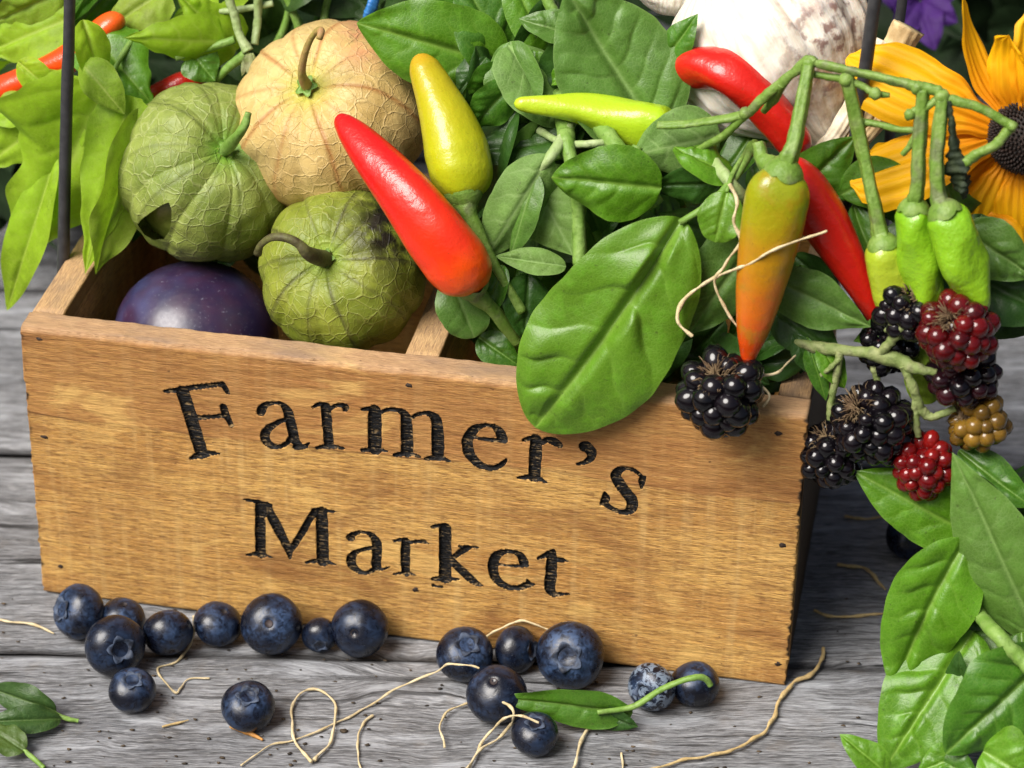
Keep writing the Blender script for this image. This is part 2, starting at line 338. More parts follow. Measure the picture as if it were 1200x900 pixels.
def purple_mat():
    m = M('purple_skin'); oc = m.co('Object'); n = m.noise(oc, .7, 3); sp = m.noise(oc, 9., 3)
    cc = m.mix(m.ss(n, .35, .7), (.018, .012, .042), (.042, .016, .042)); cc = m.mix(m.math('MULTIPLY', m.ss(sp, .62, .74), .3), cc, (.28, .29, .38))
    cc = m.mix(m.math('MULTIPLY', m.ss(m.noise(oc, .45, 2), .5, .7), .5), cc, (.055, .075, .19))  # bluish patches paint the sky's reflection into the skin
    return m.done(m.bsdf(color=cc, rough=m.math('ADD', .24, m.math('MULTIPLY', sp, .25)), spec=.55, coat=.15, coat_rough=.2, normal=m.bump(m.noise(oc, 1.2, 2), .1, .25)))
F_PURPLE = purple_mat()
F_INNER = simple('tomatillo_flesh', (.20, .25, .045), (.13, .17, .025), .3, coat=.2)
def blue_mat():
    m = M('blueberry_skin'); oc = m.co('Object'); r = m.objrand()
    ov = m.n('ShaderNodeVectorMath', operation='ADD'); m.put(ov.inputs[0], oc); cb = m.n('ShaderNodeCombineXYZ'); m.put(cb.inputs[0], m.math('MULTIPLY', r, 60.)); m.put(cb.inputs[2], m.math('MULTIPLY', r, 23.)); m.put(ov.inputs[1], cb.outputs[0]); v = ov.outputs[0]
    a = m.noise(v, 1.1, 5, .65, .5); b = m.noise(v, 4.5, 4, .7, .8); s = m.noise(v, 18., 2)
    amt = m.math('ADD', m.math('MULTIPLY', m.ss(a, .40, .66), m.math('ADD', .18, m.math('MULTIPLY', r, .48))), m.math('MULTIPLY', m.attr('bloom'), .6), clamp=True)
    amt = m.math('MULTIPLY', amt, m.math('ADD', .15, m.math('MULTIPLY', m.ss(b, .36, .60), 1.)), clamp=True)
    cc = m.mix(amt, (.003, .0038, .009), (.040, .078, .17))
    cc = m.mix(m.math('MULTIPLY', m.ss(s, .70, .76), .5), cc, (.2, .22, .27))
    cc = m.mix(m.math('MULTIPLY', m.attr('net'), m.ss(b, .47, .53)), cc, (.19, .24, .31))
    return m.done(m.bsdf(color=cc, rough=m.math('ADD', .26, m.math('MULTIPLY', amt, .34)), spec=.45, normal=m.bump(b, .02, .5)))
F_BLUE = blue_mat()
F_CROWN = simple('blueberry_crown_skin', (.010, .012, .020), (.07, .095, .15), .6, 3., .3, bs=10)
F_SCAR = simple('blueberry_scar', (.012, .009, .010), (.06, .045, .045), .7, 6.)
def drupe_mat(name, c, c2, rough=.10):
    m = M(name); oc = m.co('Object'); v = m.attr('dv')
    cc = m.mix(v, c, c2); cc = m.mix(m.math('MULTIPLY', m.ss(m.noise(oc, 5., 3), .5, .75), .3), cc, tuple(x*1.8+.004 for x in c2))
    return m.done(m.bsdf(color=cc, rough=rough, spec=.42, coat=.1, coat_rough=.05, sss=.1 if c2[0] > .05 else 0., sss_scale=.002))
D_BLACK = drupe_mat('blackberry_black', (.0025, .0025, .0035), (.006, .004, .006))
D_RED = drupe_mat('blackberry_red', (.085, .002, .003), (.18, .006, .005))
D_WINE = drupe_mat('blackberry_wine', (.025, .002, .003), (.11, .004, .005))
D_OLIVE = drupe_mat('blackberry_unripe', (.085, .045, .007), (.20, .11, .014), .2)
D_MIX = drupe_mat('blackberry_turning', (.005, .004, .006), (.03, .005, .008))
def petal_mat():
    m = M('golden_petal'); uv = m.co('UV', (1, 1, 1)); oc = m.co('Object')
    mp = m.n('ShaderNodeMapping'); m.put(mp.inputs[0], uv); mp.inputs['Scale'].default_value = (.5, 9., 1.)
    st = m.noise(mp.outputs[0], 1., 4); t = m.attr('t')
    cc = m.mix(m.ss(t, .75, .05), (.90, .48, .004), (.78, .28, .003)); cc = m.mix(m.math('MULTIPLY', m.ss(st, .45, .7), .35), cc, (.62, .22, .002))
    cc = m.mix(m.math('MULTIPLY', m.ss(m.noise(oc, 1.1, 2), .5, .7), .35), cc, (.85, .50, .01))
    nb = m.bump(st, .03, .6)
    pb = m.bsdf(color=cc, rough=.55, spec=.25, normal=nb); tl = m.n('ShaderNodeBsdfTranslucent', {'Color': cc}); mx = m.n('ShaderNodeMixShader'); mx.inputs[0].default_value = .3
    m.put(mx.inputs[1], pb.outputs[0]); m.put(mx.inputs[2], tl.outputs[0]); return m.done(mx)
F_PETAL = petal_mat()
F_DISC = simple('flower_disc', (.006, .004, .003), (.028, .013, .008), .7, 9.)
F_DISC2 = simple('flower_disc_rim', (.03, .013, .006), (.09, .04, .012), .7, 9.)
F_VIOLET = leaf_mat('violet_petal', (.055, .018, .14), (.08, .03, .18), tr=.3, rough=.6, spec=.2, warm=(.07, .02, .15))
def garlic_mat():
    m = M('garlic_skin'); oc = m.co('Object'); uv = m.co('UV', (1, 1, 1))
    mp = m.n('ShaderNodeMapping'); m.put(mp.inputs[0], uv); mp.inputs['Scale'].default_value = (16., .9, 1.)
    st = m.noise(mp.outputs[0], 1., 5, .65, .4); n = m.noise(oc, .8, 5, .65); n2 = m.noise(oc, 2.5, 4)
    cc = m.mix(m.ss(st, .35, .7), (.78, .74, .66), (.62, .55, .44))
    cc = m.mix(m.math('MULTIPLY', m.ss(n, .44, .68), m.attr('stain')), cc, (.44, .27, .12))
    cc = m.mix(m.math('MULTIPLY', m.math('MULTIPLY', m.ss(n2, .48, .66), m.attr('stain')), .85), cc, (.17, .075, .06))
    cc = m.mix(m.math('MULTIPLY', m.ss(m.noise(oc, .6, 3), .54, .68), .4), cc, (.55, .43, .42))
    nb = m.bump(st, .05, .6); nb = m.bump(n2, .07, .5, nb)
    return m.done(m.bsdf(color=cc, rough=.5, spec=.35, normal=nb, sss=.15, sss_scale=.004))
F_GARLIC = garlic_mat()
F_STRAW = simple('garlic_stalk', (.58, .46, .25), (.40, .28, .13), .7, 2.5, bumpd=.05, bs=5.)
F_STRAWW = simple('garlic_stalk_white', (.72, .66, .52), (.56, .47, .33), .7, 2.5, bumpd=.05, bs=5.)
I_WIRE = simple('black_wire', (.030, .030, .033), (.045, .045, .048), .5, 3., .4, bumpd=.006, bs=30)
I_NAIL = simple('rusty_nail', (.012, .008, .006), (.05, .03, .02), .8, 8.)
D_BITS = simple('dark_crumb', (.02, .016, .012), (.10, .07, .04), .9, 3.)
D_SPLINTER = simple('splinter_wood', (.50, .26, .07), (.40, .18, .04), .6, 5.)
I_BLUE = simple('blue_band', (.03, .16, .45), (.04, .2, .5), .4, 3.)
# ------------------------------------------------------------------ leaves
def tab(*p):
    xs = np.array([q[0] for q in p]); ys = np.array([q[1] for q in p])
    def f(u):
        t = np.interp(u, xs, np.arange(len(xs))); i = np.clip(t.astype(int), 0, len(xs)-2); k = t-i; k = k*k*(3-2*k); return ys[i]*(1-k)+ys[i+1]*k
    return f
def pw(a, b):
    m = (a/(a+b))**a*(b/(a+b))**b
    return lambda u: np.clip(u, 0, 1)**a*np.clip(1-u, 0, 1)**b/m
SHAPES = dict(main=pw(.62, .56), basil=pw(.62, 1.0), broad=pw(.50, .80), lance=pw(.75, .95), round=pw(.5, .5),
    lobed=tab((0, .12), (.06, .62), (.16, .80), (.30, 1.), (.40, .62), (.52, .46), (.64, .50), (.8, .30), (1, 0.)),
    heart=tab((0, .35), (.06, .82), (.2, 1.), (.4, .88), (.65, .55), (.85, .22), (1, 0.)),
    petal=tab((0, .30), (.12, .42), (.35, .80), (.6, 1.), (.82, .92), (.94, .62), (1, .10)),
    strap=tab((0, .5), (.3, .9), (.6, 1.), (.85, .7), (1, .05)))
def pt(b): return P(*b) if len(b) == 3 and not isinstance(b, np.ndarray) else np.asarray(b, float)
def leaf_geo(base, tip, w, bow=.10, side=0., tilt=0., fold=.10, curl=.18, wave=.03, puff=.06, shape='basil', nv=6, nu=44, mv=23, twist=0., seed=0, ridges=0, tipcurl=0., wcm=None, edgevein=.30, asym=0., vl=.30):
    b, t = pt(base), pt(tip); L = np.linalg.norm(t-b); mid = (b+t)/2
    tc = unit(CAM-mid); ax = unit(t-b); n0 = unit(tc-ax*(tc@ax)); s0 = np.cross(ax, n0)
    ctrl = mid + n0*bow*2*L + s0*side*2*L
    u = np.linspace(0, 1, nu); uu = u[:, None]
    c = b*(1-uu)**2 + 2*ctrl*uu*(1-uu) + t*uu**2
    if tipcurl: c = c + n0*(tipcurl*L*np.clip((uu-.6)/.4, 0, 1)**2)
    T = np.gradient(c, axis=0); T /= np.linalg.norm(T, axis=1)[:, None]
    N = n0-T*(T@n0)[:, None]; N /= np.linalg.norm(N, axis=1)[:, None]; B = np.cross(T, N)
    ang = np.radians(tilt + twist*(u-.5)); N2 = N*np.cos(ang)[:, None]+B*np.sin(ang)[:, None]; B2 = np.cross(T, N2)
    W = wcm if wcm else w*pxcm(mid); hw = W/2*SHAPES[shape](u)
    k = np.random.default_rng(seed+1000); p1, p2, p3 = k.uniform(0, 6.28, 3)
    hw = hw*(1+.006*np.sin(u*47+p1)+.03*np.sin(u*11+p2))
    v = np.linspace(-1, 1, mv)[None, :]; x = v*hw[:, None]*(1+asym*np.sign(v)); ax_ = np.abs(x)
    s = (uu-1.05*(ax_/L)**1.2+.045*np.sign(v))*nv + .16*np.sin(p3+5*uu+.8*np.sign(v))+.05*np.sin(11*v+p1)
    dv_ = np.abs(s-np.round(s)); sn = (1-np.exp(-dv_/.14))/(1-math.exp(-.5/.14)); cell = np.floor(s); sn = sn*(.55+.45*np.sin(cell*2.7+p1+1.7*np.sign(v)))*(.8+.3*np.sin(5*v+cell+p3)); env = np.clip(uu/.12, 0, 1)*np.clip((1-uu)/.15, 0, 1)
    Wm = W
    h = fold*ax_ - curl*hw[:, None]*v*v*(.6+.4*np.sin(3*uu+p2)) + wave*Wm*np.sin(9*uu+p1+1.3*np.sign(v))*np.abs(v)**2.2*env
    h = h + wave*.7*Wm*np.sin(17*uu+p3*np.sign(v))*np.abs(v)**4*env
    h = h + puff*1.15*Wm*np.maximum(sn, 0)*(1-np.abs(v)**3)*np.clip(np.abs(v)*5, 0, 1)**.7*env*(.65+.35*np.sin(7*uu+p2+2*v))
    h = h + .018*Wm*np.sin(6.5*uu+3.1*v+p2)*np.sin(4*v-3*uu+p3)*env
    h = h - puff*.8*Wm*np.exp(-(x/(.045*Wm))**2)*np.clip((1-uu)*3, 0, 1)
    if ridges: h = h + .020*Wm*np.cos(ridges*np.pi*v)*env
    V = (c[:, None, :] + B2[:, None, :]*x[:, :, None] + N2[:, None, :]*h[:, :, None]).reshape(-1, 3)
    sf = np.abs(s-np.round(s)); lw = .035+.03*(1-np.abs(v))
    vein = np.exp(-(sf/lw)**2)*(1-np.abs(v)**2)*vl*env + np.exp(-(x/(.012*Wm+.022*Wm*(1-uu)))**2)
    vein = np.clip(vein, 0, 1) + edgevein*np.abs(v)**30*np.ones_like(uu)
    uv = np.stack([np.broadcast_to(uu*L, x.shape)+seed*3.7, x+seed*1.3], -1).reshape(-1, 2)
    return V, gridfaces(nu, mv), dict(vein=np.clip(vein, 0, 1).ravel(), t=np.broadcast_to(uu, x.shape).ravel()), uv
_ls = [0]
def leaf(parent, base, tip, w, mat=None, name='leaf', stalk=None, stalk_r=3.2, stalk_mat=None, **k):
    _ls[0] += 1; k.setdefault('seed', _ls[0])
    V, Fc, A, uv = leaf_geo(base, tip, w, **k)
    o = mk(name, V, Fc, mat or L_BASIL, parent, A, uv)
    if stalk:
        p = [pt(base)+(pt(tip)-pt(base))*.02]+[pt(q) for q in stalk]
        c = catmull(p, 14); r = stalk_r*pxcm(p[0]); V, Fc, t = tube(c, np.linspace(r*.8, r*1.25, 14), 8)
        mk('leaf_stalk', V, Fc, stalk_mat or S_GREEN, o)
    return o
def stem(parent, pts, rpx, mat=None, name='stem', n=None, seg=10, lump=.05, lobes=0, lobe_amp=0., taper=None, rough=.05):
    p = [pt(q) for q in pts]; n = n or 14*len(p); c = catmull(p, n); r = np.array([pxcm(q) for q in c])
    rp = np.interp(np.linspace(0, 1, n), np.linspace(0, 1, len(rpx)), rpx) if isinstance(rpx, (list, tuple)) else rpx
    V, Fc, t = tube(c, r*rp, seg, lump=lump, seed=len(p)+int(abs(p[0][0])*10), lobes=lobes, lobe_amp=lobe_amp, rough=rough)
    return mk(name, V, Fc, mat or S_GREEN, parent, dict(t=t))
def filler(parent, poly, dr, n, mats, lr=(60, 130), seed=1, name='leaf', down=.3, wr=(.45, .7), shape=None):
    k = np.random.default_rng(seed); poly = np.array(poly, float)
    def inside(x, y):
        c = False; j = len(poly)-1
        for i in range(len(poly)):
            if (poly[i][1] > y) != (poly[j][1] > y) and x < (poly[j][0]-poly[i][0])*(y-poly[i][1])/(poly[j][1]-poly[i][1])+poly[i][0]: c = not c
            j = i
        return c
    lo, hi = poly.min(0), poly.max(0); i = 0
    while i < n:
        x, y = k.uniform(lo[0], hi[0]), k.uniform(lo[1], hi[1])
        if not inside(x, y): continue
        i += 1; a = k.uniform(0, 6.28); L = k.uniform(*lr); d = k.uniform(*dr)
        dx, dy = math.cos(a)*L/2, math.sin(a)*L/2+down*L/2
        leaf(parent, (x-dx, y-dy, d+k.uniform(-.3, .8)), (x+dx, y+dy, d-k.uniform(-.6, 1.)), L*k.uniform(*wr), mats[k.integers(len(mats))], name=name,
             bow=k.uniform(.02, .16), side=k.uniform(-.08, .08), tilt=k.uniform(-50, 50), fold=k.uniform(-.05, .25), curl=k.uniform(.05, .3), wave=k.uniform(.012, .035), puff=k.uniform(.035, .065), nu=40, mv=25,
             shape=shape or ('basil', 'broad', 'basil', 'lance')[k.integers(4)], twist=k.uniform(-30, 30))
# ------------------------------------------------------------------ fruit
def pepper_body(parent, name, pts, mat, seg=44, n=80, lump=.02, seed=0, crease=0., k0=1.25):
    p = [P(q[0], q[1], q[2]) for q in pts]; rr = [q[3] for q in pts]
    c = catmull(p, n); s = np.linspace(0, len(pts)-1, n); r = np.interp(s, range(len(pts)), rr)
    for _ in range(3): r[1:-1] = (r[:-2]+2*r[1:-1]+r[2:])/4
    pc = np.array([pxcm(q) for q in c]); r = r*pc
    arc = np.concatenate([[0], np.cumsum(np.linalg.norm(np.diff(c, axis=0), axis=1))])
    e0 = max(r[4], 1e-4); e1 = r[-4]
    for i in range(n):                                    # rounded ends
        if arc[i] < e0*k0: r[i] *= math.sqrt(max(0, 1-(1-arc[i]/(e0*k0))**2))
        q = arc[-1]-arc[i]
        if q < e1*1.2: r[i] *= math.sqrt(max(0, 1-(1-q/(e1*1.2))**2))
    V, Fc, t = tube(c, r+1e-4, seg, lump=lump, seed=seed, lobes=3, lobe_amp=crease)
    return mk(name, V, Fc, mat, parent, dict(t=t)), c, r
def calyx_cap(parent, top, axis, r, depth, mat, name='calyx', lobes=5):
    x, y, a = basis(axis); rows, seg = 9, 40; V = []
    for i in range(rows):
        s = i/(rows-1)
        for j in range(seg):
            f = 2*math.pi*j/seg; lo = .84+.16*abs(math.cos(lobes*f/2))**.8
            q = s*lo; rad = r*(.30+.70*math.sin(q*1.45)**1.3); h = depth*(1.25*q**1.6-.25)
            V.append(top + (x*math.cos(f)+y*math.sin(f))*rad + a*h)
    return mk(name, V, gridfaces(rows, seg, True), mat, parent)
def husk(parent, cpx, d, rpx, off, mat, squash=.92, seed=0, ribs=10, stain_px=None, tear=None, dim=.24, tipx=.05, nt=100, nf=200, wr=.03, ribd=.05):
    c = P(cpx[0], cpx[1], d); r = rpx*pxcm(c); ax = dir_on_view(c, *off); x, y, a = basis(ax)
    k = np.random.default_rng(seed); th = np.linspace(.02, math.pi-.01, nt)[:, None]; f = np.linspace(0, 2*math.pi, nf, endpoint=False)[None, :]
    rho = 1-dim*np.exp(-(th/.42)**2)+tipx*np.exp(-((math.pi-th)/.45)**2)
    rib = np.zeros((nt, nf)); pan = np.zeros((nt, nf)); fw = f+.06*np.sin(3*th+seed)
    for i in range(ribs):
        f0 = 2*math.pi*(i+k.uniform(-.16, .16))/ribs; df = np.abs((fw-f0+math.pi) % (2*math.pi)-math.pi)
        g = np.exp(-(df*np.sin(th)/.022)**2)*(1 if i % 2 == 0 else .6); rib = np.maximum(rib, g)
    pan = np.abs(np.sin((fw-k.uniform(0, .6))*ribs/2))
    rho = rho*(1+ribd*pan**.7*np.sin(th)**.6+.012*rib*np.sin(th))*np.ones_like(f)
    D = np.sin(th)[..., None]*(np.cos(f)[..., None]*x+np.sin(f)[..., None]*y)+(np.cos(th)*np.ones_like(f))[..., None]*a*squash
    V = (D*rho[..., None]).reshape(-1, 3)
    V = V*(1+wr*vnoise(V, 1.9, seed)+wr*.55*vnoise(V, 5., seed+3))[:, None]
    V = c+V*r
    A = dict(rib=(rib*np.clip(np.sin(th)*3, 0, 1)).ravel(), pole=np.exp(-((th*np.ones_like(f))/.27)**2).ravel())
    if stain_px:
        q = P(stain_px[0], stain_px[1], d-rpx*.02); dd = np.linalg.norm(proj(V)-np.array(stain_px[:2]), axis=1)
        vis = ((V-c)@unit(CAM-c) > -.2*r); A['stain'] = np.clip(1.35-dd/stain_px[2], 0, 1)*vis
    else: A['stain'] = np.zeros(len(V))
    Fc = gridfaces(nt, nf, True)
    if tear:
        ctr = V[Fc].mean(1); pp = proj(ctr); front = (ctr-c)@unit(CAM-c) > 0; keep = np.ones(len(Fc), bool)
        for i, (q, fr) in enumerate(zip(pp, front)):
            if fr:
                cc = False; j = len(tear)-1
                for m in range(len(tear)):
                    if (tear[m][1] > q[1]) != (tear[j][1] > q[1]) and q[0] < (tear[j][0]-tear[m][0])*(q[1]-tear[m][1])/(tear[j][1]-tear[m][1])+tear[m][0]: cc = not cc
                    j = m
                keep[i] = not cc
        bd = np.intersect1d(np.unique(Fc[keep]), np.unique(Fc[~keep])); pv = proj(V[bd]); tp = np.array(tear, float)
        for i, p0 in zip(bd, pv):
            bestd = None
            for m in range(len(tp)):
                A0, B0 = tp[m], tp[(m+1) % len(tp)]; u_ = np.clip((p0-A0)@(B0-A0)/((B0-A0)@(B0-A0)), 0, 1); e_ = A0+(B0-A0)*u_-p0
                if bestd is None or e_@e_ < bestd@bestd: bestd = e_
            V[i] = V[i]+(CR*bestd[0]-CU*bestd[1])*pxcm(V[i])
        Fc = Fc[keep]
    o = mk('husk', V, Fc, mat, parent, A)
    return o, c, r, ax, c+ax*r*squash*(1-dim*.95)
def blackberry(parent_kw, cpx, d, a_px, b_px, off, mat, dr=12, seed=0, hair=True, sepals=True, part_of=None, top_open=.5):
    c = P(cpx[0], cpx[1], d); s = pxcm(c); ax = dir_on_view(c, *off) if len(off) == 2 else unit(off); x, y, a = basis(ax)
    k = np.random.default_rng(seed)
    berry = part_of
    mb = MB(); A, B = a_px*s, b_px*s; rad = dr*s
    n = int(4*math.pi*(A*B)**1.0/(rad*rad*2.75)); ga = math.pi*(3-5**.5)
    V0, F0 = ICO2
    for i in range(n):
        ct = 1-2*(i+.5)/n
        if ct > math.cos(top_open): continue
        st = math.sqrt(1-ct*ct); f = i*ga+k.uniform(-.12, .12); wob = 1+k.uniform(-.09, .07)
        nrm = x*st*math.cos(f)+y*st*math.sin(f)+a*ct
        q = c+(x*st*math.cos(f)*(B-rad*.55)+y*st*math.sin(f)*(B-rad*.55)+a*ct*(A-rad*.55))*wob
        rr = rad*k.uniform(.82, 1.2); m = V0*rr; m = m+np.outer((m@nrm), nrm)*k.uniform(0., .4)
        mb.add(q+m, F0, dv=k.uniform(0, 1))
    core = V0*np.array([1, 1, 1.]); core = c+(np.outer(core[:, 0], x)*(B-rad*1.1)+np.outer(core[:, 1], y)*(B-rad*1.1)+np.outer(core[:, 2], a)*(A-rad*1.1))
    mb.add(core, F0, dv=0.)
    body = mb.build('drupelets', mat, berry)
    top = c+a*(A-rad*.6)
    if hair or sepals:
        cx = MB()
        if sepals:
            for i in range(0 if hair else 5):
                f = 2*math.pi*(i+k.uniform(-.2, .2))/5; o = unit(x*math.cos(f)+y*math.sin(f)); L = B*k.uniform(.55, .85)
                g = leaf_geo(top+a*rad*.35, top+a*rad*.35+o*L+a*k.uniform(-.25, .35)*L, 0, wcm=L*.5, nu=10, mv=7, bow=.1, puff=.01, seed=seed+i, wave=.06); cx.add(g[0], g[1])
        if hair:
            for i in range(150):
                f = k.uniform(0, 6.28); o = x*math.cos(f)+y*math.sin(f); L = B*k.uniform(.10, .34); q = top+o*B*k.uniform(.0, .55)-a*rad*.25
                V, Fc, t = tube(catmull([q, q+o*L*.35+a*L*.6, q+o*L*.8+a*L*k.uniform(.2, 1.)], 5), np.linspace(1.2, .35, 5)*s, 3); cx.add(V, Fc)
        cx.build('calyx', S_BROWN if hair else S_BRAM, berry)
    return c, top, ax
def blueberry(x0, y0, rpx, off, kind, label, z=None, bloom=.0, net=0., seed=0, dark=False, clear=True):
    q = G(x0, y0, .8); r = rpx*pxcm(q); q = G(x0, y0, r*.93)
    dd = q@NX
    if clear and dd > -r-.03 and q@AX < WB/2+.2: q = q-NX*(dd+r+.03); 
    off = (off[0], off[1]); ax = dir_on_view(q, *off); x, y, a = basis(ax)
    t = thing('blueberry', [q[0], q[1], 0], label, 'blueberry', 'blueberries scattered on the table')
    sq = .80+.08*((seed*37) % 10)/10; nt, nf = 60, 64; th = np.linspace(.01, math.pi-.01, nt)[:, None]; f = np.linspace(0, 2*math.pi, nf, endpoint=False)[None, :]
    dep = .15 if kind == 'crown' else .10; gw = .34 if kind == 'crown' else .15
    rho = 1-dep*np.exp(-(th/gw)**2)-.05*np.exp(-((math.pi-th)/.3)**2)
    D = np.sin(th)[..., None]*(np.cos(f)[..., None]*x+np.sin(f)[..., None]*y)+(np.cos(th)*np.ones_like(f))[..., None]*a*sq
    V = (D*(rho*np.ones_like(f))[..., None]).reshape(-1, 3); V *= (1+.045*vnoise(V, 1.1, seed)+.006*vnoise(V, 4., seed))[:, None]
    V = V*r; V = q+V-np.array([0, 0, V[:, 2].min()+q[2]-.0])
    q = q.copy(); cz = V[:, 2].mean(); q[2] = cz
    A = dict(bloom=np.clip(np.exp(-((th-.5)/.28)**2)*.9*np.ones_like(f), 0, 1).ravel()*(.12+bloom), net=np.full(len(V), net))
    mk('skin', V, gridfaces(nt, nf, True), F_BLUE, t, A)
    pole = q+a*r*sq*(1-dep)
    rows, seg = 12, 60; W = []
    k = np.random.default_rng(seed); ph = k.uniform(0, 6)
    for i in range(rows):
        s = i/(rows-1)
        for j in range(seg):
            g = 2*math.pi*j/seg+ph
            if kind == 'crown':
                lobe = (1-abs(((g*5/6.28318) % 1)*2-1))**.9
                if s < .5: rad = .27*(s/.5)**.7; h = -.10+.15*(s/.5)**3
                else: rad = .27+(.17*lobe+.05)*((s-.5)/.5); h = .05+(.07+.04*math.sin(3*g+seed))*math.sin((s-.5)/.5*2.2)*(.4+.6*lobe)
            else:
                rad = .13*s; h = .012+.05*s*s
            W.append(pole+(x*math.cos(g)+y*math.sin(g))*rad*r+a*h*r)
    mk('crown' if kind == 'crown' else 'stem_scar', W, gridfaces(rows, seg, True), F_CROWN if kind == 'crown' else F_SCAR, t)
    return q, r
def thread(label, pts, rpx, mat=None, z=.07, n=None, parent=None, name='rootlet', cat='rootlet', wig=.05, seed=0):
    p = []
    for q in pts:
        p.append(G(q[0], q[1], z if len(q) == 2 or q[2] is None else q[2]) if (len(q) < 4) else P(q[0], q[1], q[3]))
    n = n or 16*len(p); c = catmull(p, n); k = np.random.default_rng(seed+len(pts)*7+int(abs(pts[0][0])))
    w = np.zeros_like(c)
    al = np.concatenate([[0], np.cumsum(np.linalg.norm(np.diff(c, axis=0), axis=1))])
    for q in range(5): w += np.sin((al*k.uniform(1., 2.2)*(1+q))[:, None]+k.uniform(0, 6, 3))*wig*.7/(1+q*.8)*np.array([1, 1, .25])
    c = c+w; c[:, 2] = np.maximum(c[:, 2], .05)
    s = pxcm(p[0]); r = np.interp(np.linspace(0, 1, n), np.linspace(0, 1, len(rpx)), rpx)*s*.78*(1+.22*np.sin(al*5+seed)+.15*np.sin(al*13+1))
    V, Fc, t = tube(c, r, 7)
    o = mk(name, V, Fc, mat or S_FIBRE, parent, origin=[c[0][0], c[0][1], 0])
    if label: tag(o, label, cat, 'pale dry rootlets strewn about')
    return o
# ------------------------------------------------------------------ swept board with rounded edges (box frame a, d, z)
def board(name, lo, hi, axis, mat, parent, rnd=.08, n=40, jit=.012, seed=0, frame='crate', rimtop=True, endburn=.0, shear=None, shadeside=0.):
    lo, hi = np.array(lo, float), np.array(hi, float); others = [i for i in range(3) if i != axis]; p, q = others
    prof = []
    P0, P1, Q0, Q1 = lo[p], hi[p], lo[q], hi[q]
    for (cx, cy, s0) in ((P1-rnd, Q1-rnd, 0), (P0+rnd, Q1-rnd, 90), (P0+rnd, Q0+rnd, 180), (P1-rnd, Q0+rnd, 270)):
        for i in range(5):
            g = math.radians(s0+i*22.5); prof.append((cx+rnd*math.cos(g), cy+rnd*math.sin(g)))
        nx = {0: (P0+rnd, Q1), 90: (P0, Q0+rnd), 180: (P1-rnd, Q0), 270: (P1, Q1-rnd)}[s0]; cur = prof[-1]; L = math.hypot(nx[0]-cur[0], nx[1]-cur[1]); m = max(1, int(L/.5))
        for i in range(1, m): prof.append((cur[0]+(nx[0]-cur[0])*i/m, cur[1]+(nx[1]-cur[1])*i/m))
    prof = np.array(prof); m = len(prof); s = np.linspace(lo[axis], hi[axis], n)
    X = np.zeros((n, m, 3)); X[:, :, axis] = s[:, None]; X[:, :, p] = prof[None, :, 0]; X[:, :, q] = prof[None, :, 1]
    per = np.concatenate([[0], np.cumsum(np.linalg.norm(np.diff(prof, axis=0), axis=1))]); uv = np.stack([np.broadcast_to(s[:, None], (n, m)), np.broadcast_to(per[None], (n, m))], -1).reshape(-1, 2)
    X = X.reshape(-1, 3); Xr = X.copy()
    for i in range(3): X[:, i] += jit*vnoise(Xr, .9, seed+i*5) + jit*.6*vnoise(Xr, 3., seed+i*5+2)
    if shadeside: outer = (Xr[:, 0] > hi[0]-.02)
    rim = (Xr[:, 2] > hi[2]-.04).astype(float) if rimtop else np.zeros(len(X))
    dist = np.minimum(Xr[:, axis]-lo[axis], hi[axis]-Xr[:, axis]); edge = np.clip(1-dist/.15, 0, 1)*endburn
    if shadeside: edge = np.maximum(edge, outer*shadeside)  # shade put into the colour of the outer face
    if shear is not None: X = shear(X)
    V = X[:, :1]*AX+X[:, 1:2]*NX+X[:, 2:]*ZZ if frame == 'crate' else X
    V = np.vstack([V, V[:m].mean(0), V[-m:].mean(0)]); i0 = n*m
    Fc = [list(f) for f in gridfaces(n, m, True)]+[[i0, (j+1) % m, j] for j in range(m)]+[[i0+1, (n-1)*m+j, (n-1)*m+(j+1) % m] for j in range(m)]
    uv = np.vstack([uv, uv[:m].mean(0), uv[-m:].mean(0)]); rim = np.append(rim, [0, 0]); edge = np.append(edge, [endburn*.5]*2)
    o = mk(name, V, Fc, mat, parent, dict(rim=rim, edge=edge), uv)
    return o
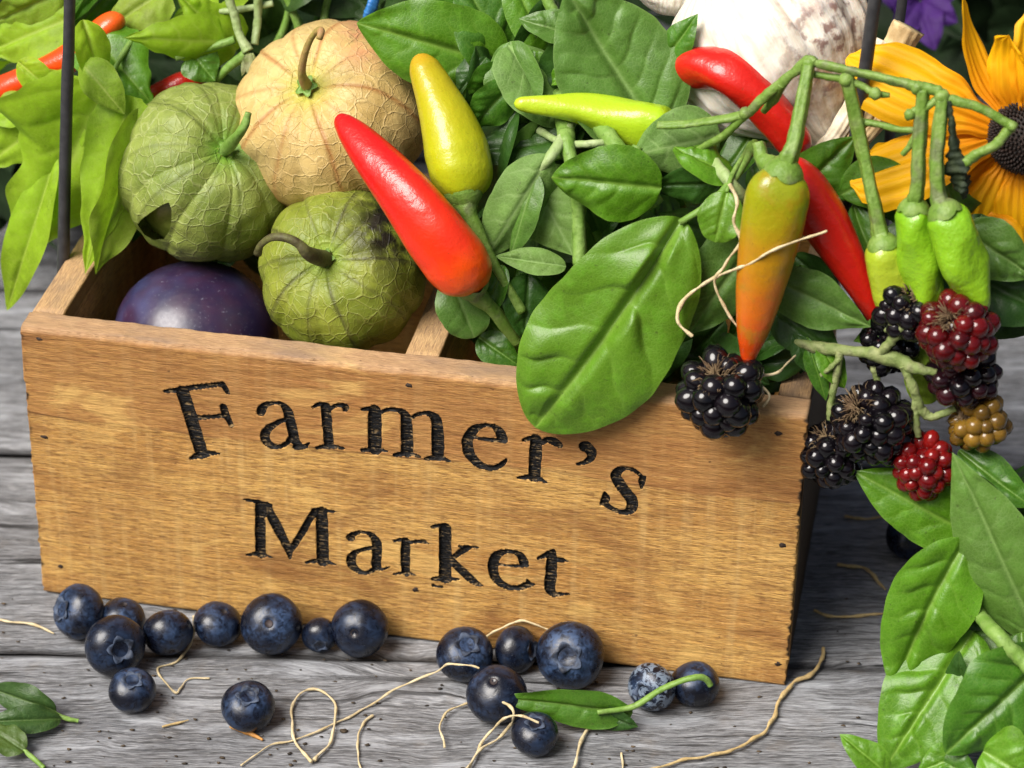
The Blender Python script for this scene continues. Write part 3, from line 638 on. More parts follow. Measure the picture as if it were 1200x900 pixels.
# ------------------------------------------------------------------ the crate
crate = thing('wooden_crate', [0, 0, 0], "honey brown wooden planter crate with burnt Farmer's Market lettering and wire handles", 'crate')
def trace(ox, oy, sc, strokes):      # strokes traced on the board: points (x, y, width)
    out = []
    for s in strokes: out.append([(ox+q[0]/sc, oy+q[1]/sc, q[2]/sc) for q in s])
    return out
LET = [
 ('F', trace(180, 430, 7.5, [[(255,215,110),(330,450,115),(415,730,110)], [(100,215,28),(180,205,45),(250,195,50),(400,172,45),(560,155,42),(610,150,48)], [(612,160,45),(640,205,48),(655,232,28)], [(400,445,45),(500,437,38),(610,430,40)], [(615,350,62),(640,430,62),(685,512,38)], [(325,805,25),(380,782,55),(430,770,70),(500,758,50),(575,758,16)]])),
 ('a', trace(290, 450, 10, [[(155,335,95),(165,300,100),(200,255,75),(260,228,52),(350,224,45),(420,250,70),(470,320,110),(500,420,112),(530,550,115),(560,665,110),(620,722,62),(665,725,48),(722,690,18)], [(450,415,50),(400,432,50),(330,465,60),(250,520,85),(205,590,105),(220,670,105),(290,720,82),(370,735,58),(450,700,55),(505,640,60)], [(555,740,55),(620,745,50),(690,735,40)]])),
 ('r', trace(290, 450, 10, [[(918,262,108),(932,450,112),(955,710,105)], [(765,275,26),(815,245,42),(870,232,52),(925,240,60)], [(975,290,40),(1040,252,48),(1110,248,55),(1155,270,68),(1145,305,50)], [(815,750,36),(870,735,45),(955,730,62),(1040,735,45),(1130,757,26)]])),
 ('m', trace(410, 460, 6.316, [[(185,130,88),(185,280,95),(185,420,90)], [(93,125,22),(135,117,34),(185,118,42)], [(225,150,28),(265,130,28),(320,124,30),(370,135,42),(412,175,70),(422,300,85),(425,440,85)], [(450,195,28),(490,166,28),(545,152,32),(600,162,50),(640,205,75),(650,320,85),(652,470,85)], [(92,427,28),(185,418,34),(272,434,20)], [(332,463,28),(425,450,42),(515,475,18)], [(562,492,28),(650,480,42),(740,507,18)]])),
 ('e', trace(410, 460, 6.316, [[(905,328,24),(1000,345,26),(1150,356,38)], [(1128,340,75),(1105,283,62),(1050,245,36),(985,243,34),(915,278,62),(872,350,75),(880,440,75),(930,510,68),(1000,550,48),(1070,556,38),(1125,530,36),(1158,495,18)]])),
 ('r', trace(590, 490, 6.667, [[(255,165,85),(250,300,90),(240,460,85)], [(160,172,32),(200,158,36),(255,155,48)], [(300,195,36),(345,168,45),(395,182,68),(442,212,45)], [(118,467,26),(180,460,40),(240,462,50),(290,480,36),(334,503,18)]])),
 ('apostrophe', trace(590, 490, 6.667, [[(632,222,85),(650,225,90),(682,260,82),(685,305,58),(650,338,42),(610,352,28),(572,358,12)]])),
 ('s', trace(590, 490, 6.667, [[(1106,460,16),(1083,485,50),(1075,548,14)], [(1085,462,28),(1030,412,32),(960,393,26),(905,405,58),(878,450,75),(900,502,82),(950,570,86),(1002,640,86),(1002,700,78),(960,735,50),(900,728,38),(840,702,42),(790,660,48)], [(795,578,16),(797,630,65),(768,672,30)]])),
 ('M', trace(280, 570, 9, [[(230,215,108),(225,450,105),(230,710,105)], [(58,140,22),(140,152,36),(240,180,60),(330,200,50)], [(300,230,100),(400,420,105),(530,680,82)], [(530,690,75),(535,755,25)], [(550,665,62),(640,530,68),(760,320,70),(800,262,60)], [(870,270,118),(880,500,120),(885,790,120)], [(790,250,48),(900,252,48),(1015,266,16)], [(85,722,26),(150,712,40),(225,710,48),(295,728,30),(350,750,12)], [(710,802,28),(790,786,44),(880,782,60),(960,800,36),(1015,824,18)]])),
 ('a', trace(390, 600, 9, [[(190,275,80),(180,262,68),(220,230,55),(290,212,36),(370,222,42),(430,265,70),(465,335,95),(465,450,95),(460,560,95),(500,602,38),(600,580,12)], [(430,378,50),(390,380,45),(320,395,42),(240,425,62),(195,490,90),(205,560,90),(270,620,68),(350,640,48),(420,612,48),(455,570,50)]])),
 ('r', trace(390, 600, 9, [[(770,310,88),(765,470,95),(770,640,85)], [(642,302,22),(700,292,36),(770,290,44)], [(815,322,36),(890,312,36),(960,315,46),(1003,330,20)], [(642,658,18),(700,644,30),(770,640,38),(825,648,26),(878,668,10)]])),
 ('k', trace(490, 600, 6.316, [[(200,120,85),(200,300,85),(200,492,85)], [(105,112,26),(150,103,30),(205,102,36)], [(108,495,28),(190,490,42),(300,497,14)], [(112,545,24),(182,556,10)], [(252,342,35),(310,300,45),(370,262,42)], [(308,255,18),(370,256,22),(446,262,10)], [(255,368,58),(340,450,66),(420,520,50),(478,542,10)]])),
 ('e', trace(490, 600, 6.316, [[(598,388,22),(700,398,20),(805,395,28)], [(782,372,66),(758,322,58),(700,293,30),(640,293,36),(580,322,66),(555,390,70),(562,460,70),(602,520,58),(670,555,42),(740,560,42),(800,542,48),(862,535,12)], [(812,505,24),(820,528,40)]])),
 ('t', trace(490, 600, 6.316, [[(1005,285,26),(990,340,70),(985,450,80),(975,565,76),(1008,608,50),(1060,606,30),(1118,606,10)], [(888,342,20),(950,315,38),(1003,285,28)], [(1000,350,40),(1070,355,34),(1108,366,13)]])),
]
def topx(x, y): q = P(x, y, 0.); return np.array([q@AX, q[2]])
def make_front():
    step = .034; na = int(WB/step)+1; a = np.linspace(-WB/2, WB/2, na)
    r = .15; z = np.arange(r, HB-r, step); prof = [(0., q) for q in z]; nfront = len(z)
    for i in range(6): g = math.radians(i*18); prof.append((r-r*math.cos(g), HB-r+r*math.sin(g)))
    for d in np.arange(r+.1, TB-r, .1): prof.append((d, HB))
    for i in range(6): g = math.radians(i*18); prof.append((TB-r+r*math.sin(g), HB-r+r*math.cos(g)))
    for q in np.linspace(HB-r-.5, r, 18): prof.append((TB, q))
    for i in range(1, 5): g = math.radians(i*22.5); prof.append((TB-r+r*math.cos(g), r-r*math.sin(g)))
    for i in range(0, 5): g = math.radians(i*20); prof.append((r-r*math.sin(g), r-r*math.cos(g)))
    prof = np.array(prof); m = len(prof)
    A = np.repeat(a[:, None], m, 1); D = np.repeat(prof[None, :, 0], na, 0); Z = np.repeat(prof[None, :, 1], na, 0)
    sdf = np.full((na, m), 9.); owner = np.full((na, m), -1)
    def n2(x, y, s): return (np.sin(x*2.1*s+1.3*np.sin(y*1.7*s))+np.sin(y*2.9*s+1.1*np.sin(x*1.3*s+1))+np.sin((x+y)*4.7*s+.6)*.6)/2.6
    for li, (nm, strokes) in enumerate(LET):
        cs = []
        for s in strokes:
            q = catmull([(*topx(p[0], p[1]), p[2]*pxcm(P(p[0], p[1], 0))*.54+.008) for p in s], 18*len(s)); cs.append(q)
        q = np.vstack(cs); lo = q[:, :2].min(0)-.35; hi = q[:, :2].max(0)+.35
        i0, i1 = np.searchsorted(a, [lo[0], hi[0]]); j0, j1 = np.searchsorted(z, [lo[1], hi[1]])
        X, Y = np.meshgrid(a[i0:i1], z[j0:j1], indexing='ij')
        X = X+.012*n2(X, Y, 4.); Y2 = Y+.010*n2(Y, X, 5.)
        best = np.full(X.shape, 9.)
        for px_, py_, pr in q: best = np.minimum(best, np.hypot(X-px_, Y2-py_)-max(pr, .012))
        cur = sdf[i0:i1, j0:j1]; w = best < cur; cur[w] = best[w]; owner[i0:i1, j0:j1][w] = li
    # snap the outline and press the letters in
    ga = np.zeros_like(sdf); gz = np.zeros_like(sdf); ga[1:-1] = (sdf[2:]-sdf[:-2])/(2*step); gz[:, 1:-1] = (sdf[:, 2:]-sdf[:, :-2])/(2*step)
    near = np.abs(sdf) < .75*step; gl = np.maximum(np.hypot(ga, gz), .3)
    A2 = np.where(near, A-sdf*ga/gl**2, A); Z2 = np.where(near, Z-sdf*gz/gl**2, Z)
    dep = np.clip(-sdf/.05, 0, 1); dep = dep*dep*(3-2*dep)*(.10+.02*n2(A, Z*6, 3.)); D2 = D+dep
    D2 = D2-np.where(sdf > 0, np.exp(-(np.clip(sdf, 0, 9)/.035)**2)*.012, 0)
    fr = np.zeros((na, m)); fr[:, :nfront] = 1
    D2 = D2+fr*(.010*n2(A*.6, Z*5, 1.)+.006*n2(A*3, Z*14, 1.))
    endd = WB/2-np.abs(A); jag = n2(Z*3.1, Z*1.7+np.sign(A)*3, 1.)
    A2 = A2+np.sign(A)*np.clip(1-endd/.12, 0, 1)*(.035*jag+.05*np.clip(n2(Z*9, Z*5+np.sign(A), 1.)-.25, -1, 1))
    top = np.clip((Z-HB+.6)/.6, 0, 1); Z2 = Z2+top*(.035*n2(A*.5, A*.23, 1.)+.02*n2(A*2.3, D*3, 1.))
    corner = np.exp(-((Z-HB)/.12)**2-(D/.12)**2); D2 = D2+corner*(.05+.05*n2(A*2.1, A*.7, 1.)); Z2 = Z2-corner*(.03+.05*n2(A*1.3+2, A*3.1, 1.))
    rim = ((Z > HB-.05) & (D > .08)).astype(float); rim = np.maximum(rim, np.clip(corner*1.1, 0, 1))
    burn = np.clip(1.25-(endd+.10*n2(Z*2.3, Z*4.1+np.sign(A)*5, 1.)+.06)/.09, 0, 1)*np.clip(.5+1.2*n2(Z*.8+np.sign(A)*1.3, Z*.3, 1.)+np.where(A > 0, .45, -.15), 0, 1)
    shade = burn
    V = A2[..., None]*AX+D2[..., None]*NX+Z2[..., None]*ZZ; V = V.reshape(-1, 3)
    U = np.stack([A2, np.where(fr > 0, Z2, Z2+D)], -1).reshape(-1, 2)
    Fc = gridfaces(na, m, False); w = np.arange(na-1)[:, None]*m
    wrap = np.stack([np.arange(na-1)*m+m-1, np.arange(na-1)*m, np.arange(1, na)*m, np.arange(1, na)*m+m-1], -1)
    cs = sdf.ravel()[Fc].mean(1); inside = cs < 0; fo = owner.ravel()[Fc].max(1)
    body = np.vstack([Fc[~inside], wrap]); body = body[:, ::1]
    caps = [list(range(m-1, -1, -1)), [(na-1)*m+i for i in range(m)]]
    def sub(name, faces, mat, parent, extra=[]):
        used = np.unique(faces); mp = np.full(len(V), -1); mp[used] = np.arange(len(used))
        fl = mp[faces].tolist()+[[int(mp[i]) for i in f] for f in extra]
        return mk(name, V[used], fl, mat, parent, dict(rim=rim.ravel()[used], edge=shade.ravel()[used]), U[used])
    fb = sub('front_board', body, W_FRONT, crate, caps)
    for li, (nm, _) in enumerate(LET):
        f = Fc[inside & (fo == li)]
        if len(f): sub('letter', f, W_CHAR, fb)
    return fb
front = make_front()
for q in [(46, 398, 4), (52, 512, 4.5), (71, 664, 4), (479, 452, 4.5), (487, 691, 4.5), (912, 508, 4.5), (917, 639, 4.5), (912, 778, 4.5), (205, 716, 3)]:
    c = P(q[0], q[1], -.005); r = q[2]*pxcm(c); k = np.random.default_rng(int(q[0]))
    rows = [c-NX*.012]+[c+(AX*math.cos(g)+ZZ*math.sin(g)*.75)*r*k.uniform(.75, 1.2) for g in np.linspace(0, 6.28, 10, endpoint=False)]+[c+NX*.03+(AX*math.cos(g)+ZZ*math.sin(g)*.75)*r*1.1 for g in np.linspace(0, 6.28, 10, endpoint=False)]
    mk('nail_head', rows, [[0, 1+i, 1+(i+1) % 10] for i in range(10)]+[[1+i, 11+i, 11+(i+1) % 10, 1+(i+1) % 10] for i in range(10)], I_NAIL, front)
board('end_board', (-12.0+.0, TB+.01, .02), (-12.0+1.0, DB-TB-.01, HB-.02), 1, W_CRATE, crate, seed=2, n=30)
board('end_board', (11.02, TB+.01, .02), (11.98, DB-TB-.01, HB-.03), 1, W_CRATE, crate, seed=3, n=30, endburn=.6, shadeside=.9)  # outer face coloured near black to stand for its shade
board('back_board', (-12, DB-TB, .01), (12, DB, HB-.02), 0, W_CRATE, crate, seed=4, n=60)
board('base_board', (-10.98, TB+.01, .05), (11.0, DB-TB-.01, .9), 0, W_CRATE, crate, seed=5, rimtop=False)
pa = float(P(493, 411, 1.1)@AX)
board('partition', (pa-.5, TB+.01, .95), (pa+.55, DB-TB-.01, HB-.12), 1, W_CRATE, crate, seed=6, n=30)
# wire handles: rise outside the end boards and cross above the crate
def wire(pts, r=6.6): return stem(crate, pts, r, I_WIRE, 'wire_handle', n=40, seg=14, lump=.01)
wire([(74, 322, 4.4), (76, 220, 4.4), (79, 100, 4.5), (82, -10, 4.5), (86, -150, 4.6), (150, -330, 5.2), (320, -420, 5.6)], 7.2)
wire([(955, 430, 4.2), (975, 330, 4.2), (990, 240, 4.2), (1008, 120, 4.3), (1025, 0, 4.3), (1040, -130, 4.5), (1000, -320, 5.0), (820, -420, 5.6)], 7.6)
wire([(1030, 330, 9.3), (1040, 200, 9.3), (1050, 60, 9.3), (1058, -10, 9.2), (1062, -120, 9.0), (1010, -310, 7.0), (820, -420, 5.6)], 6.2)
# ------------------------------------------------------------------ table
Y1 = G(300, 769)[1]; Y2 = G(20, 531)[1]; PW = Y2-Y1
print('SEAMS', Y1, Y2, 'third', G(5, 312)[1], 'top row', G(600, 0)[1], 'bottom', G(600, 900)[1])
table = thing('tabletop', [0, Y1, 0], 'weathered grey plank tabletop', 'table', kind='structure')
table.pop('category', None)
KN = G(497, 797); KN2 = G(160, 650)
def plank(y0, y1, dz, seed):
    nx, ny = 260, 40; xs = np.linspace(-62, 66, nx); ys = np.linspace(y0, y1, ny)
    X, Yg = np.meshgrid(xs, ys, indexing='ij'); e = np.minimum(Yg-y0, y1-Yg)
    k = np.random.default_rng(seed)
    def n1(x, p): return np.sin(x*.31+p)+.6*np.sin(x*.83+2*p)+.3*np.sin(x*2.3+3*p)
    Yj = Yg + np.clip(1-e/1.2, 0, 1)*np.where(Yg-y0 < y1-Yg, 1, -1)*(-.05*n1(X, seed))
    Z = dz - .10*np.clip(1-e/.30, 0, 1)**2 + .015*n1(X*.5, seed+Yg*.7)
    kd = np.hypot((X-KN[0])/1.6, Yg-KN[1]); Z = Z-.05*np.exp(-(kd/.5)**2)
    knot = np.clip(.75*np.exp(-(np.hypot((X-KN[0]+.3)/1.3, Yg-KN[1]+.1)/.32)**2), 0, 1)
    edge = np.clip(1-e/.14, 0, 1)
    V = np.stack([X, Yj, Z], -1).reshape(-1, 3); Fc = [list(f) for f in gridfaces(nx, ny)]
    n0 = len(V); bot = V.copy().reshape(nx, ny, 3)
    ring = [(i, 0) for i in range(nx)]+[(nx-1, j) for j in range(1, ny)]+[(i, ny-1) for i in range(nx-2, -1, -1)]+[(0, j) for j in range(ny-2, 0, -1)]
    low = np.array([bot[i, j]*[1, 1, 0]+[0, 0, -2.4] for i, j in ring]); V = np.vstack([V, low]); L = len(ring)
    for i in range(L): a0 = ring[i][0]*ny+ring[i][1]; b = ring[(i+1) % L]; Fc.append([a0, n0+i, n0+(i+1) % L, b[0]*ny+b[1]])
    Fc.append([n0+i for i in range(L)])
    dx = X-KN[0]; dy = Yg-KN[1]; bend = .9*np.sign(dy+.01)*np.exp(-(np.hypot(dx/2.6, dy/1.3))**2)
    uv = np.stack([X, Yg+bend], -1).reshape(-1, 2); uv = np.vstack([uv, low[:, :2]])
    mk('plank', V, Fc, W_PLANK, table, dict(edge=np.append(edge.ravel(), np.ones(L)), knot=np.append(knot.ravel(), np.zeros(L))), uv)
y = Y1-2*PW; i = 0
while y < 58:
    plank(y+(.03 if i == 2 else .08), y+PW-(.03 if i == 1 else .08), (-.02, .0, -.03, .0, -.05, -.02, -.04, 0, 0)[i % 9], i+2); y += PW; i += 1
# ------------------------------------------------------------------ tomatillos and the purple fruit
G_TOM = 'husked tomatillos in the crate'
def tomatillo(label, cpx, d, rpx, off, mat, **k):
    c = P(cpx[0], cpx[1], d); t = thing('tomatillo', c-np.array([0, 0, rpx*pxcm(c)]), label, 'tomatillo', G_TOM); h = husk(t, cpx, d, rpx, off, mat, **k); return (t,)+h[1:]
t1 = tomatillo('large tomatillo in a tan papery husk with a curled dry stem', (388, 138), 7.0, 112, (-.33, .42), H_TAN, squash=.90, seed=3, wr=.025, stain_px=(428, 45, 34))
def tstem(T, pts, rp, mat, starmat=S_GREEN):
    t, c, r, ax, top = T
    p = [top-ax*.05*r]+[P(*q) for q in pts]; cc = catmull(p, 26); s = pxcm(top); V, Fc, tt = tube(cc, np.interp(np.linspace(0, 1, 26), np.linspace(0, 1, len(rp)), rp)*s, 12, lump=.05)
    st = mk('stem', V, Fc, mat, t)
    x, y, a = basis(ax); W = []; rows, seg = 7, 30
    for i in range(rows):
        q = i/(rows-1)
        for j in range(seg):
            g = 2*math.pi*j/seg; rad = r*(.03+.10*q*(.75+.25*math.cos(5*g))); W.append(top+(x*math.cos(g)+y*math.sin(g))*rad+a*(.09*r*(1-q)**2+.035*r+.04*r*q*q))
    mk('stem_base', W, gridfaces(rows, seg, True), starmat, t)
S_HOOK = stem_mat('tan_hooked_stem', (.30, .26, .06), (.34, .19, .08), .6)
tstem(t1, [(354, 88, 5.3), (356, 68, 5.1), (362, 50, 5.0), (370, 38, 4.9), (376, 36, 4.6), (374, 46, 4.4)], [8.5, 5.5, 4.2, 3.8, 3.8, 4.4, 3.6], S_HOOK)
t2 = tomatillo('pale green veined tomatillo whose husk is torn open below', (243, 202), 5.9, 103, (.27, .34), H_GREEN, squash=.95, seed=5, nt=200, nf=360, tear=[(161, 263), (167, 256), (178, 248), (190, 240), (198, 237), (201, 246), (201, 258), (199, 270), (192, 280), (180, 281), (169, 275)], wr=.04)
tstem(t2, [(278, 160, 3.6), (287, 146, 3.5), (291, 132, 3.6)], [8, 6, 5, 4], S_GREEN)
V, Fc = ICO3; mk('fruit', t2[1]-t2[3]*t2[2]*.10-ZZ*.05-NX*.03+V*t2[2]*.855, Fc, F_INNER, t2[0])
t3 = tomatillo('olive green tomatillo with a dark purple patch and hooked stem', (402, 318), 3.65, 95, (-.28, .20), H_OLIVE, squash=.93, seed=8, stain_px=(458, 268, 62), wr=.035)
tstem(t3, [(362, 297, 1.3), (350, 286, 1.2), (335, 279, 1.2), (318, 278, 1.3), (306, 287, 1.5), (302, 297, 1.7)], [11, 8, 5.5, 5, 4.5, 4, 5], stem_mat('dark_hooked_stem', (.10, .10, .03), (.05, .035, .02), .6))
c = P(230, 392, 4.0); pr = 97*pxcm(c)
pf = thing('purple_tomatillo', c-[0, 0, pr*.9], 'glossy purple fruit lying low in the crate corner', 'fruit')
V, Fc = ICO3; Vv = V*np.array([1, 1, .88]); Vv = Vv*(1+.02*vnoise(V, 1.1, 4))[:, None]; mk('skin', c+Vv*pr, Fc, F_PURPLE, pf)
# ------------------------------------------------------------------ loose peppers
G_PEP = 'loose chili peppers heaped in the crate'
def pepper(label, pts, mat, stalk=None, rp=None, cal=None, seed=0, crease=.035, lump=.026, stalk_mat=None):
    t = thing('chili_pepper', P(*pts[0][:3]), label, 'pepper', G_PEP)
    o, c, r = pepper_body(t, 'body', pts, mat, seed=seed, crease=crease, lump=lump)
    if stalk:
        ax = unit(c[0]-c[6]); top = c[0]; cr = (cal or pts[0][3])*pxcm(top)
        cal_o = calyx_cap(t, top+ax*cr*.12, -ax, cr, cr*.75, stalk_mat or S_PEP)
        p = [top-ax*.02]+[P(*q) for q in stalk]; cc = catmull(p, 10*len(p)); rr = np.interp(np.linspace(0, 1, len(cc)), np.linspace(0, 1, len(rp)), rp)*pxcm(top)
        V, Fc, tt = tube(cc, rr, 14, lump=.05, lobes=5, lobe_amp=.08); mk('stalk', V, Fc, stalk_mat or S_PEP, t)
    return t
pepper('fat red chili pepper lying on the olive tomatillo, thick end orange', [(556, 343, .9, 20), (549, 327, .85, 32), (535, 305, .8, 39), (508, 270, .9, 38), (478, 232, 1.3, 33), (445, 194, 2.0, 26.5), (418, 162, 2.7, 19), (403, 144, 3.1, 12), (396, 134, 3.2, 10)], P_RED, [(572, 358, 1.1), (588, 376, 1.3), (606, 400, 1.6)], [13, 8, 7.5, 8], cal=22, seed=1)
pepper('yellow green pepper standing tip up beside the tan tomatillo', [(545, 239, 2.4, 24), (543, 226, 2.6, 34), (540, 203, 3.0, 38.5), (535, 176, 3.4, 39), (525, 145, 3.8, 33), (511, 112, 4.3, 25), (500, 88, 4.7, 20), (494, 74, 4.9, 16.5), (490, 63, 5.0, 15)], P_YEL, [(551, 254, 2.15), (566, 284, 1.9), (588, 325, 1.7), (612, 366, 1.5)], [17, 9, 6.5, 6, 6], cal=24, seed=2)
pepper('lime green pepper lying sideways with a lumpy skin', [(800, 150, 4.6, 22), (780, 150, 4.6, 28), (750, 146, 4.6, 29), (715, 137, 4.6, 24), (680, 128, 4.5, 18), (645, 124, 4.3, 13), (620, 122, 4.2, 10), (602, 121, 4.1, 7)], P_LIME, seed=3, lump=.045)
pepper('curved red chili pepper resting against the garlic bulb', [(940, 186, 5.2, 15), (930, 166, 5.2, 22), (912, 140, 5.3, 24), (885, 110, 5.4, 25), (856, 88, 5.5, 25), (835, 80, 5.8, 25.5), (815, 79, 6.1, 25), (800, 84, 6.6, 20)], P_RED2, seed=4)
pepper('slim red chili pepper pointing down behind the turning pepper', [(904, 196, 2.6, 20), (918, 203, 2.5, 29), (940, 222, 2.4, 33), (966, 256, 2.3, 30), (990, 298, 2.1, 23), (1010, 338, 1.9, 16), (1024, 368, 1.8, 11), (1033, 388, 1.75, 5)], P_RED2, [(893, 185, 2.9), (889, 168, 3.2)], [15, 9, 8], cal=20, seed=5)
# ------------------------------------------------------------------ pepper branch with its four peppers
br = thing('pepper_branch', P(947, 72, 3.2), 'knobbly green pepper branch with four hanging peppers', 'pepper branch')
stem(br, [(771, 147, 3.3), (800, 146, 3.2), (833, 142, 3.1), (873, 134, 3.0), (890, 119, 2.9), (917, 96, 2.8), (947, 72, 2.7), (958, 75, 2.6), (985, 80, 2.4), (1017, 87, 2.2), (1050, 95, 2.0), (1074, 101, 1.9), (1097, 106, 1.8), (1110, 116, 1.7), (1149, 127, 1.6), (1186, 148, 1.5)], [4.5, 4.5, 5, 6, 6.5, 6, 7, 6, 5.5, 5.5, 6, 7.5, 7, 6, 5.5, 5.5], S_PEP, 'branch', lump=.10, seg=14, rough=.09)
stem(br, [(873, 134, 3.0), (860, 148, 3.0), (845, 161, 3.1), (824, 172, 3.2), (800, 188, 3.3)], [6, 5, 5, 4, 3.5], S_PEP, 'twig')
stem(br, [(950, 86, 2.7), (970, 90, 2.6), (992, 93, 2.4), (1010, 101, 2.3), (1025, 109, 2.2), (1043, 111, 2.2)], [4, 4.5, 5, 4.5, 5, 3], S_PEP, 'twig')
stem(br, [(917, 97, 2.8), (905, 118, 3.2), (895, 130, 3.5)], [7, 6, 4], S_PEP, 'twig')
stem(br, [(1005, 142, 2.3), (1030, 146, 2.2), (1055, 152, 2.1), (1076, 152, 2.0)], [4.5, 4, 4, 3.5], S_PEP, 'twig')
stem(br, [(1102, 114, 1.8), (1085, 126, 1.7), (1072, 131, 1.7), (1062, 139, 1.7)], [5, 5, 6, 3.5], S_PEP, 'twig')
stem(br, [(1075, 153, 1.9), (1068, 168, 1.9), (1058, 181, 1.9)], [4, 4, 3.5], S_PEP, 'twig')
stem(br, [(1184, 149, 1.5), (1170, 167, 1.4), (1150, 178, 1.4), (1132, 189, 1.4)], [6, 6, 6, 7], S_PEP, 'twig')
for (x, y, d, r) in ((1186, 148, 1.45, 7), (1133, 189, 1.35, 7.5), (873, 133, 2.95, 8), (948, 74, 2.65, 9), (1075, 103, 1.85, 9), (1104, 113, 1.7, 9.5), (1005, 142, 2.25, 9), (1026, 110, 2.1, 8), (992, 93, 2.3, 9.5), (1066, 134, 1.6, 7)):
    V, Fc = ICO2; c0 = P(x, y, d); mk('knot', c0+V*(1+.25*vnoise(V, 2., int(x)))[:, None]*r*pxcm(c0), Fc, S_PEP, br)
stem(br, [(1112, 118, 1.6), (1114, 140, 1.5), (1117, 165, 1.45), (1122, 190, 1.4), (1127, 212, 1.4), (1130, 232, 1.4)], [3.5, 3.5, 5, 10, 11, 3], S_DARK, 'withered_bud', lump=.25, rough=.22)
def hang(label, pts, mat, st, rp, cal, seed, lump=.028, crease=.035):
    o, c, r = pepper_body(br, 'pepper', pts, mat, seed=seed, lump=lump, crease=crease); o['label'] = label
    ax = unit(c[0]-c[6]); top = c[0]; cr = cal*pxcm(top)
    calyx_cap(o, top+ax*cr*.10, -ax, cr, cr*.7, S_PEP)
    p = [top-ax*.05]+[P(*q) for q in st]; cc = catmull(p, 10*len(p)); rr = np.interp(np.linspace(0, 1, len(cc)), np.linspace(0, 1, len(rp)), rp)*pxcm(top)
    V, Fc, tt = tube(cc, rr, 20, lump=.06, lobes=5, lobe_amp=.12, rough=.04); mk('stalk', V, Fc, S_PEP, o)
hang('glossy pepper turning from olive to orange', [(922, 192, .75, 24), (917, 208, .7, 32), (911, 230, .65, 36.5), (905, 265, .5, 36), (897, 305, .35, 33), (889, 345, .2, 28), (882, 385, .0, 20), (878, 410, -.1, 12), (876, 427, -.15, 6)], P_ORANGE, [(927, 178, .85), (934, 150, 1.3), (941, 115, 1.9), (947, 76, 2.6)], [12, 10, 8.5, 7.5, 7.5], 25, 11)
hang('small yellowish green pepper half hidden', [(1033, 278, 1.3, 19), (1036, 292, 1.25, 24), (1040, 315, 1.2, 26), (1044, 345, 1.1, 24), (1047, 372, 1., 16), (1048, 390, .9, 8)], P_GRN2, [(1030, 268, 1.4), (1024, 235, 1.6), (1013, 185, 2.), (1004, 142, 2.2), (993, 92, 2.35)], [11, 9, 8, 7.5, 8, 8], 20, 12, .04)
hang('narrow bright green pepper', [(1071, 236, 1.15, 15), (1071, 250, 1.1, 21), (1074, 275, 1.05, 25), (1080, 310, .95, 25), (1086, 345, .8, 19), (1090, 375, .7, 10)], P_GRN, [(1074, 226, 1.1), (1076, 190, 1.3), (1079, 145, 1.6), (1081, 104, 1.85)], [10, 8.5, 8, 7.5, 7.5], 20, 13, .07)
hang('wrinkled bright green pepper', [(1103, 240, .65, 17), (1109, 254, .6, 24), (1118, 280, .5, 28.5), (1129, 312, .4, 29), (1142, 345, .3, 21), (1151, 370, .2, 11)], P_GRN, [(1099, 228, .85), (1098, 190, 1.1), (1101, 150, 1.4), (1105, 114, 1.7)], [11, 9, 8.5, 8, 7.5], 22, 14, .085)
# ------------------------------------------------------------------ blackberries
bb = thing('blackberry', P(845, 512, -1.2), 'ripe blackberry with brown withered top lying on the crate rim', 'blackberry')
blackberry(None, (846, 462), -.85, 47, 45, (-.22, .62), D_BLACK, dr=15.5, seed=2, part_of=bb, sepals=True, top_open=.45)
bs = thing('blackberry_sprig', P(1075, 420, .5), 'bramble sprig with ripe and unripe blackberries hanging off the crate corner', 'blackberry sprig')
stem(bs, [(930, 400, 1.0), (960, 407, .8), (1000, 412, .6), (1035, 416, .4), (1070, 430, .2), (1098, 437, .1)], [6, 6, 6.5, 8, 7, 5], S_BRAM, 'branch', lump=.08, rough=.12)
stem(bs, [(1030, 415, .4), (1045, 400, .3), (1060, 382, .2), (1080, 370, .1), (1098, 362, 0)], [6, 6, 6, 5, 4], S_BRAM, 'twig', rough=.12)
stem(bs, [(985, 412, .6), (980, 440, .5), (975, 465, .4), (972, 492, .3)], [5, 5, 4.5, 4], S_BRAM, 'twig', rough=.12)
stem(bs, [(1018, 415, .5), (1026, 438, .5), (1030, 458, .5)], [4.5, 4.5, 4], S_BRAM, 'twig', rough=.12)
stem(bs, [(1058, 428, .2), (1070, 455, .1), (1080, 480, .1), (1095, 488, .1), (1120, 478, .2)], [5, 6, 6, 5, 4], S_BRAM, 'twig', rough=.12)
stem(bs, [(1072, 462, .1), (1073, 485, 0), (1076, 512, -.1)], [4.5, 4.5, 4], S_BRAM, 'twig', rough=.12)
stem(bs, [(1060, 380, .2), (1048, 378, .2), (1038, 388, .3)], [4, 3.5, 3], S_BRAM, 'twig', rough=.12)
stem(bs, [(985, 420, .5), (972, 432, .4), (962, 440, .4)], [3.5, 3, 2.5], S_BRAM, 'twig', rough=.12)
def berry(label, *a, **k): o = bpy.data.objects.new('berry', None); link(o); o.empty_display_size = .005; o.parent = bs; ORG[o] = ORG[bs]; o['label'] = label; blackberry(None, *a, part_of=o, **k)
berry('upper black berry behind the twig', (1066, 360), .9, 37, 36, (.35, .3), D_BLACK, dr=12.5, seed=3, sepals=False)
berry('lower black berry behind the twig', (1040, 405), 1.2, 30, 30, (-.3, .5), D_BLACK, dr=12, seed=12, hair=False, sepals=False)
berry('wine red berry', (1123, 388), -.3, 42, 40, (-.35, .55), D_WINE, dr=13, seed=4, sepals=False)
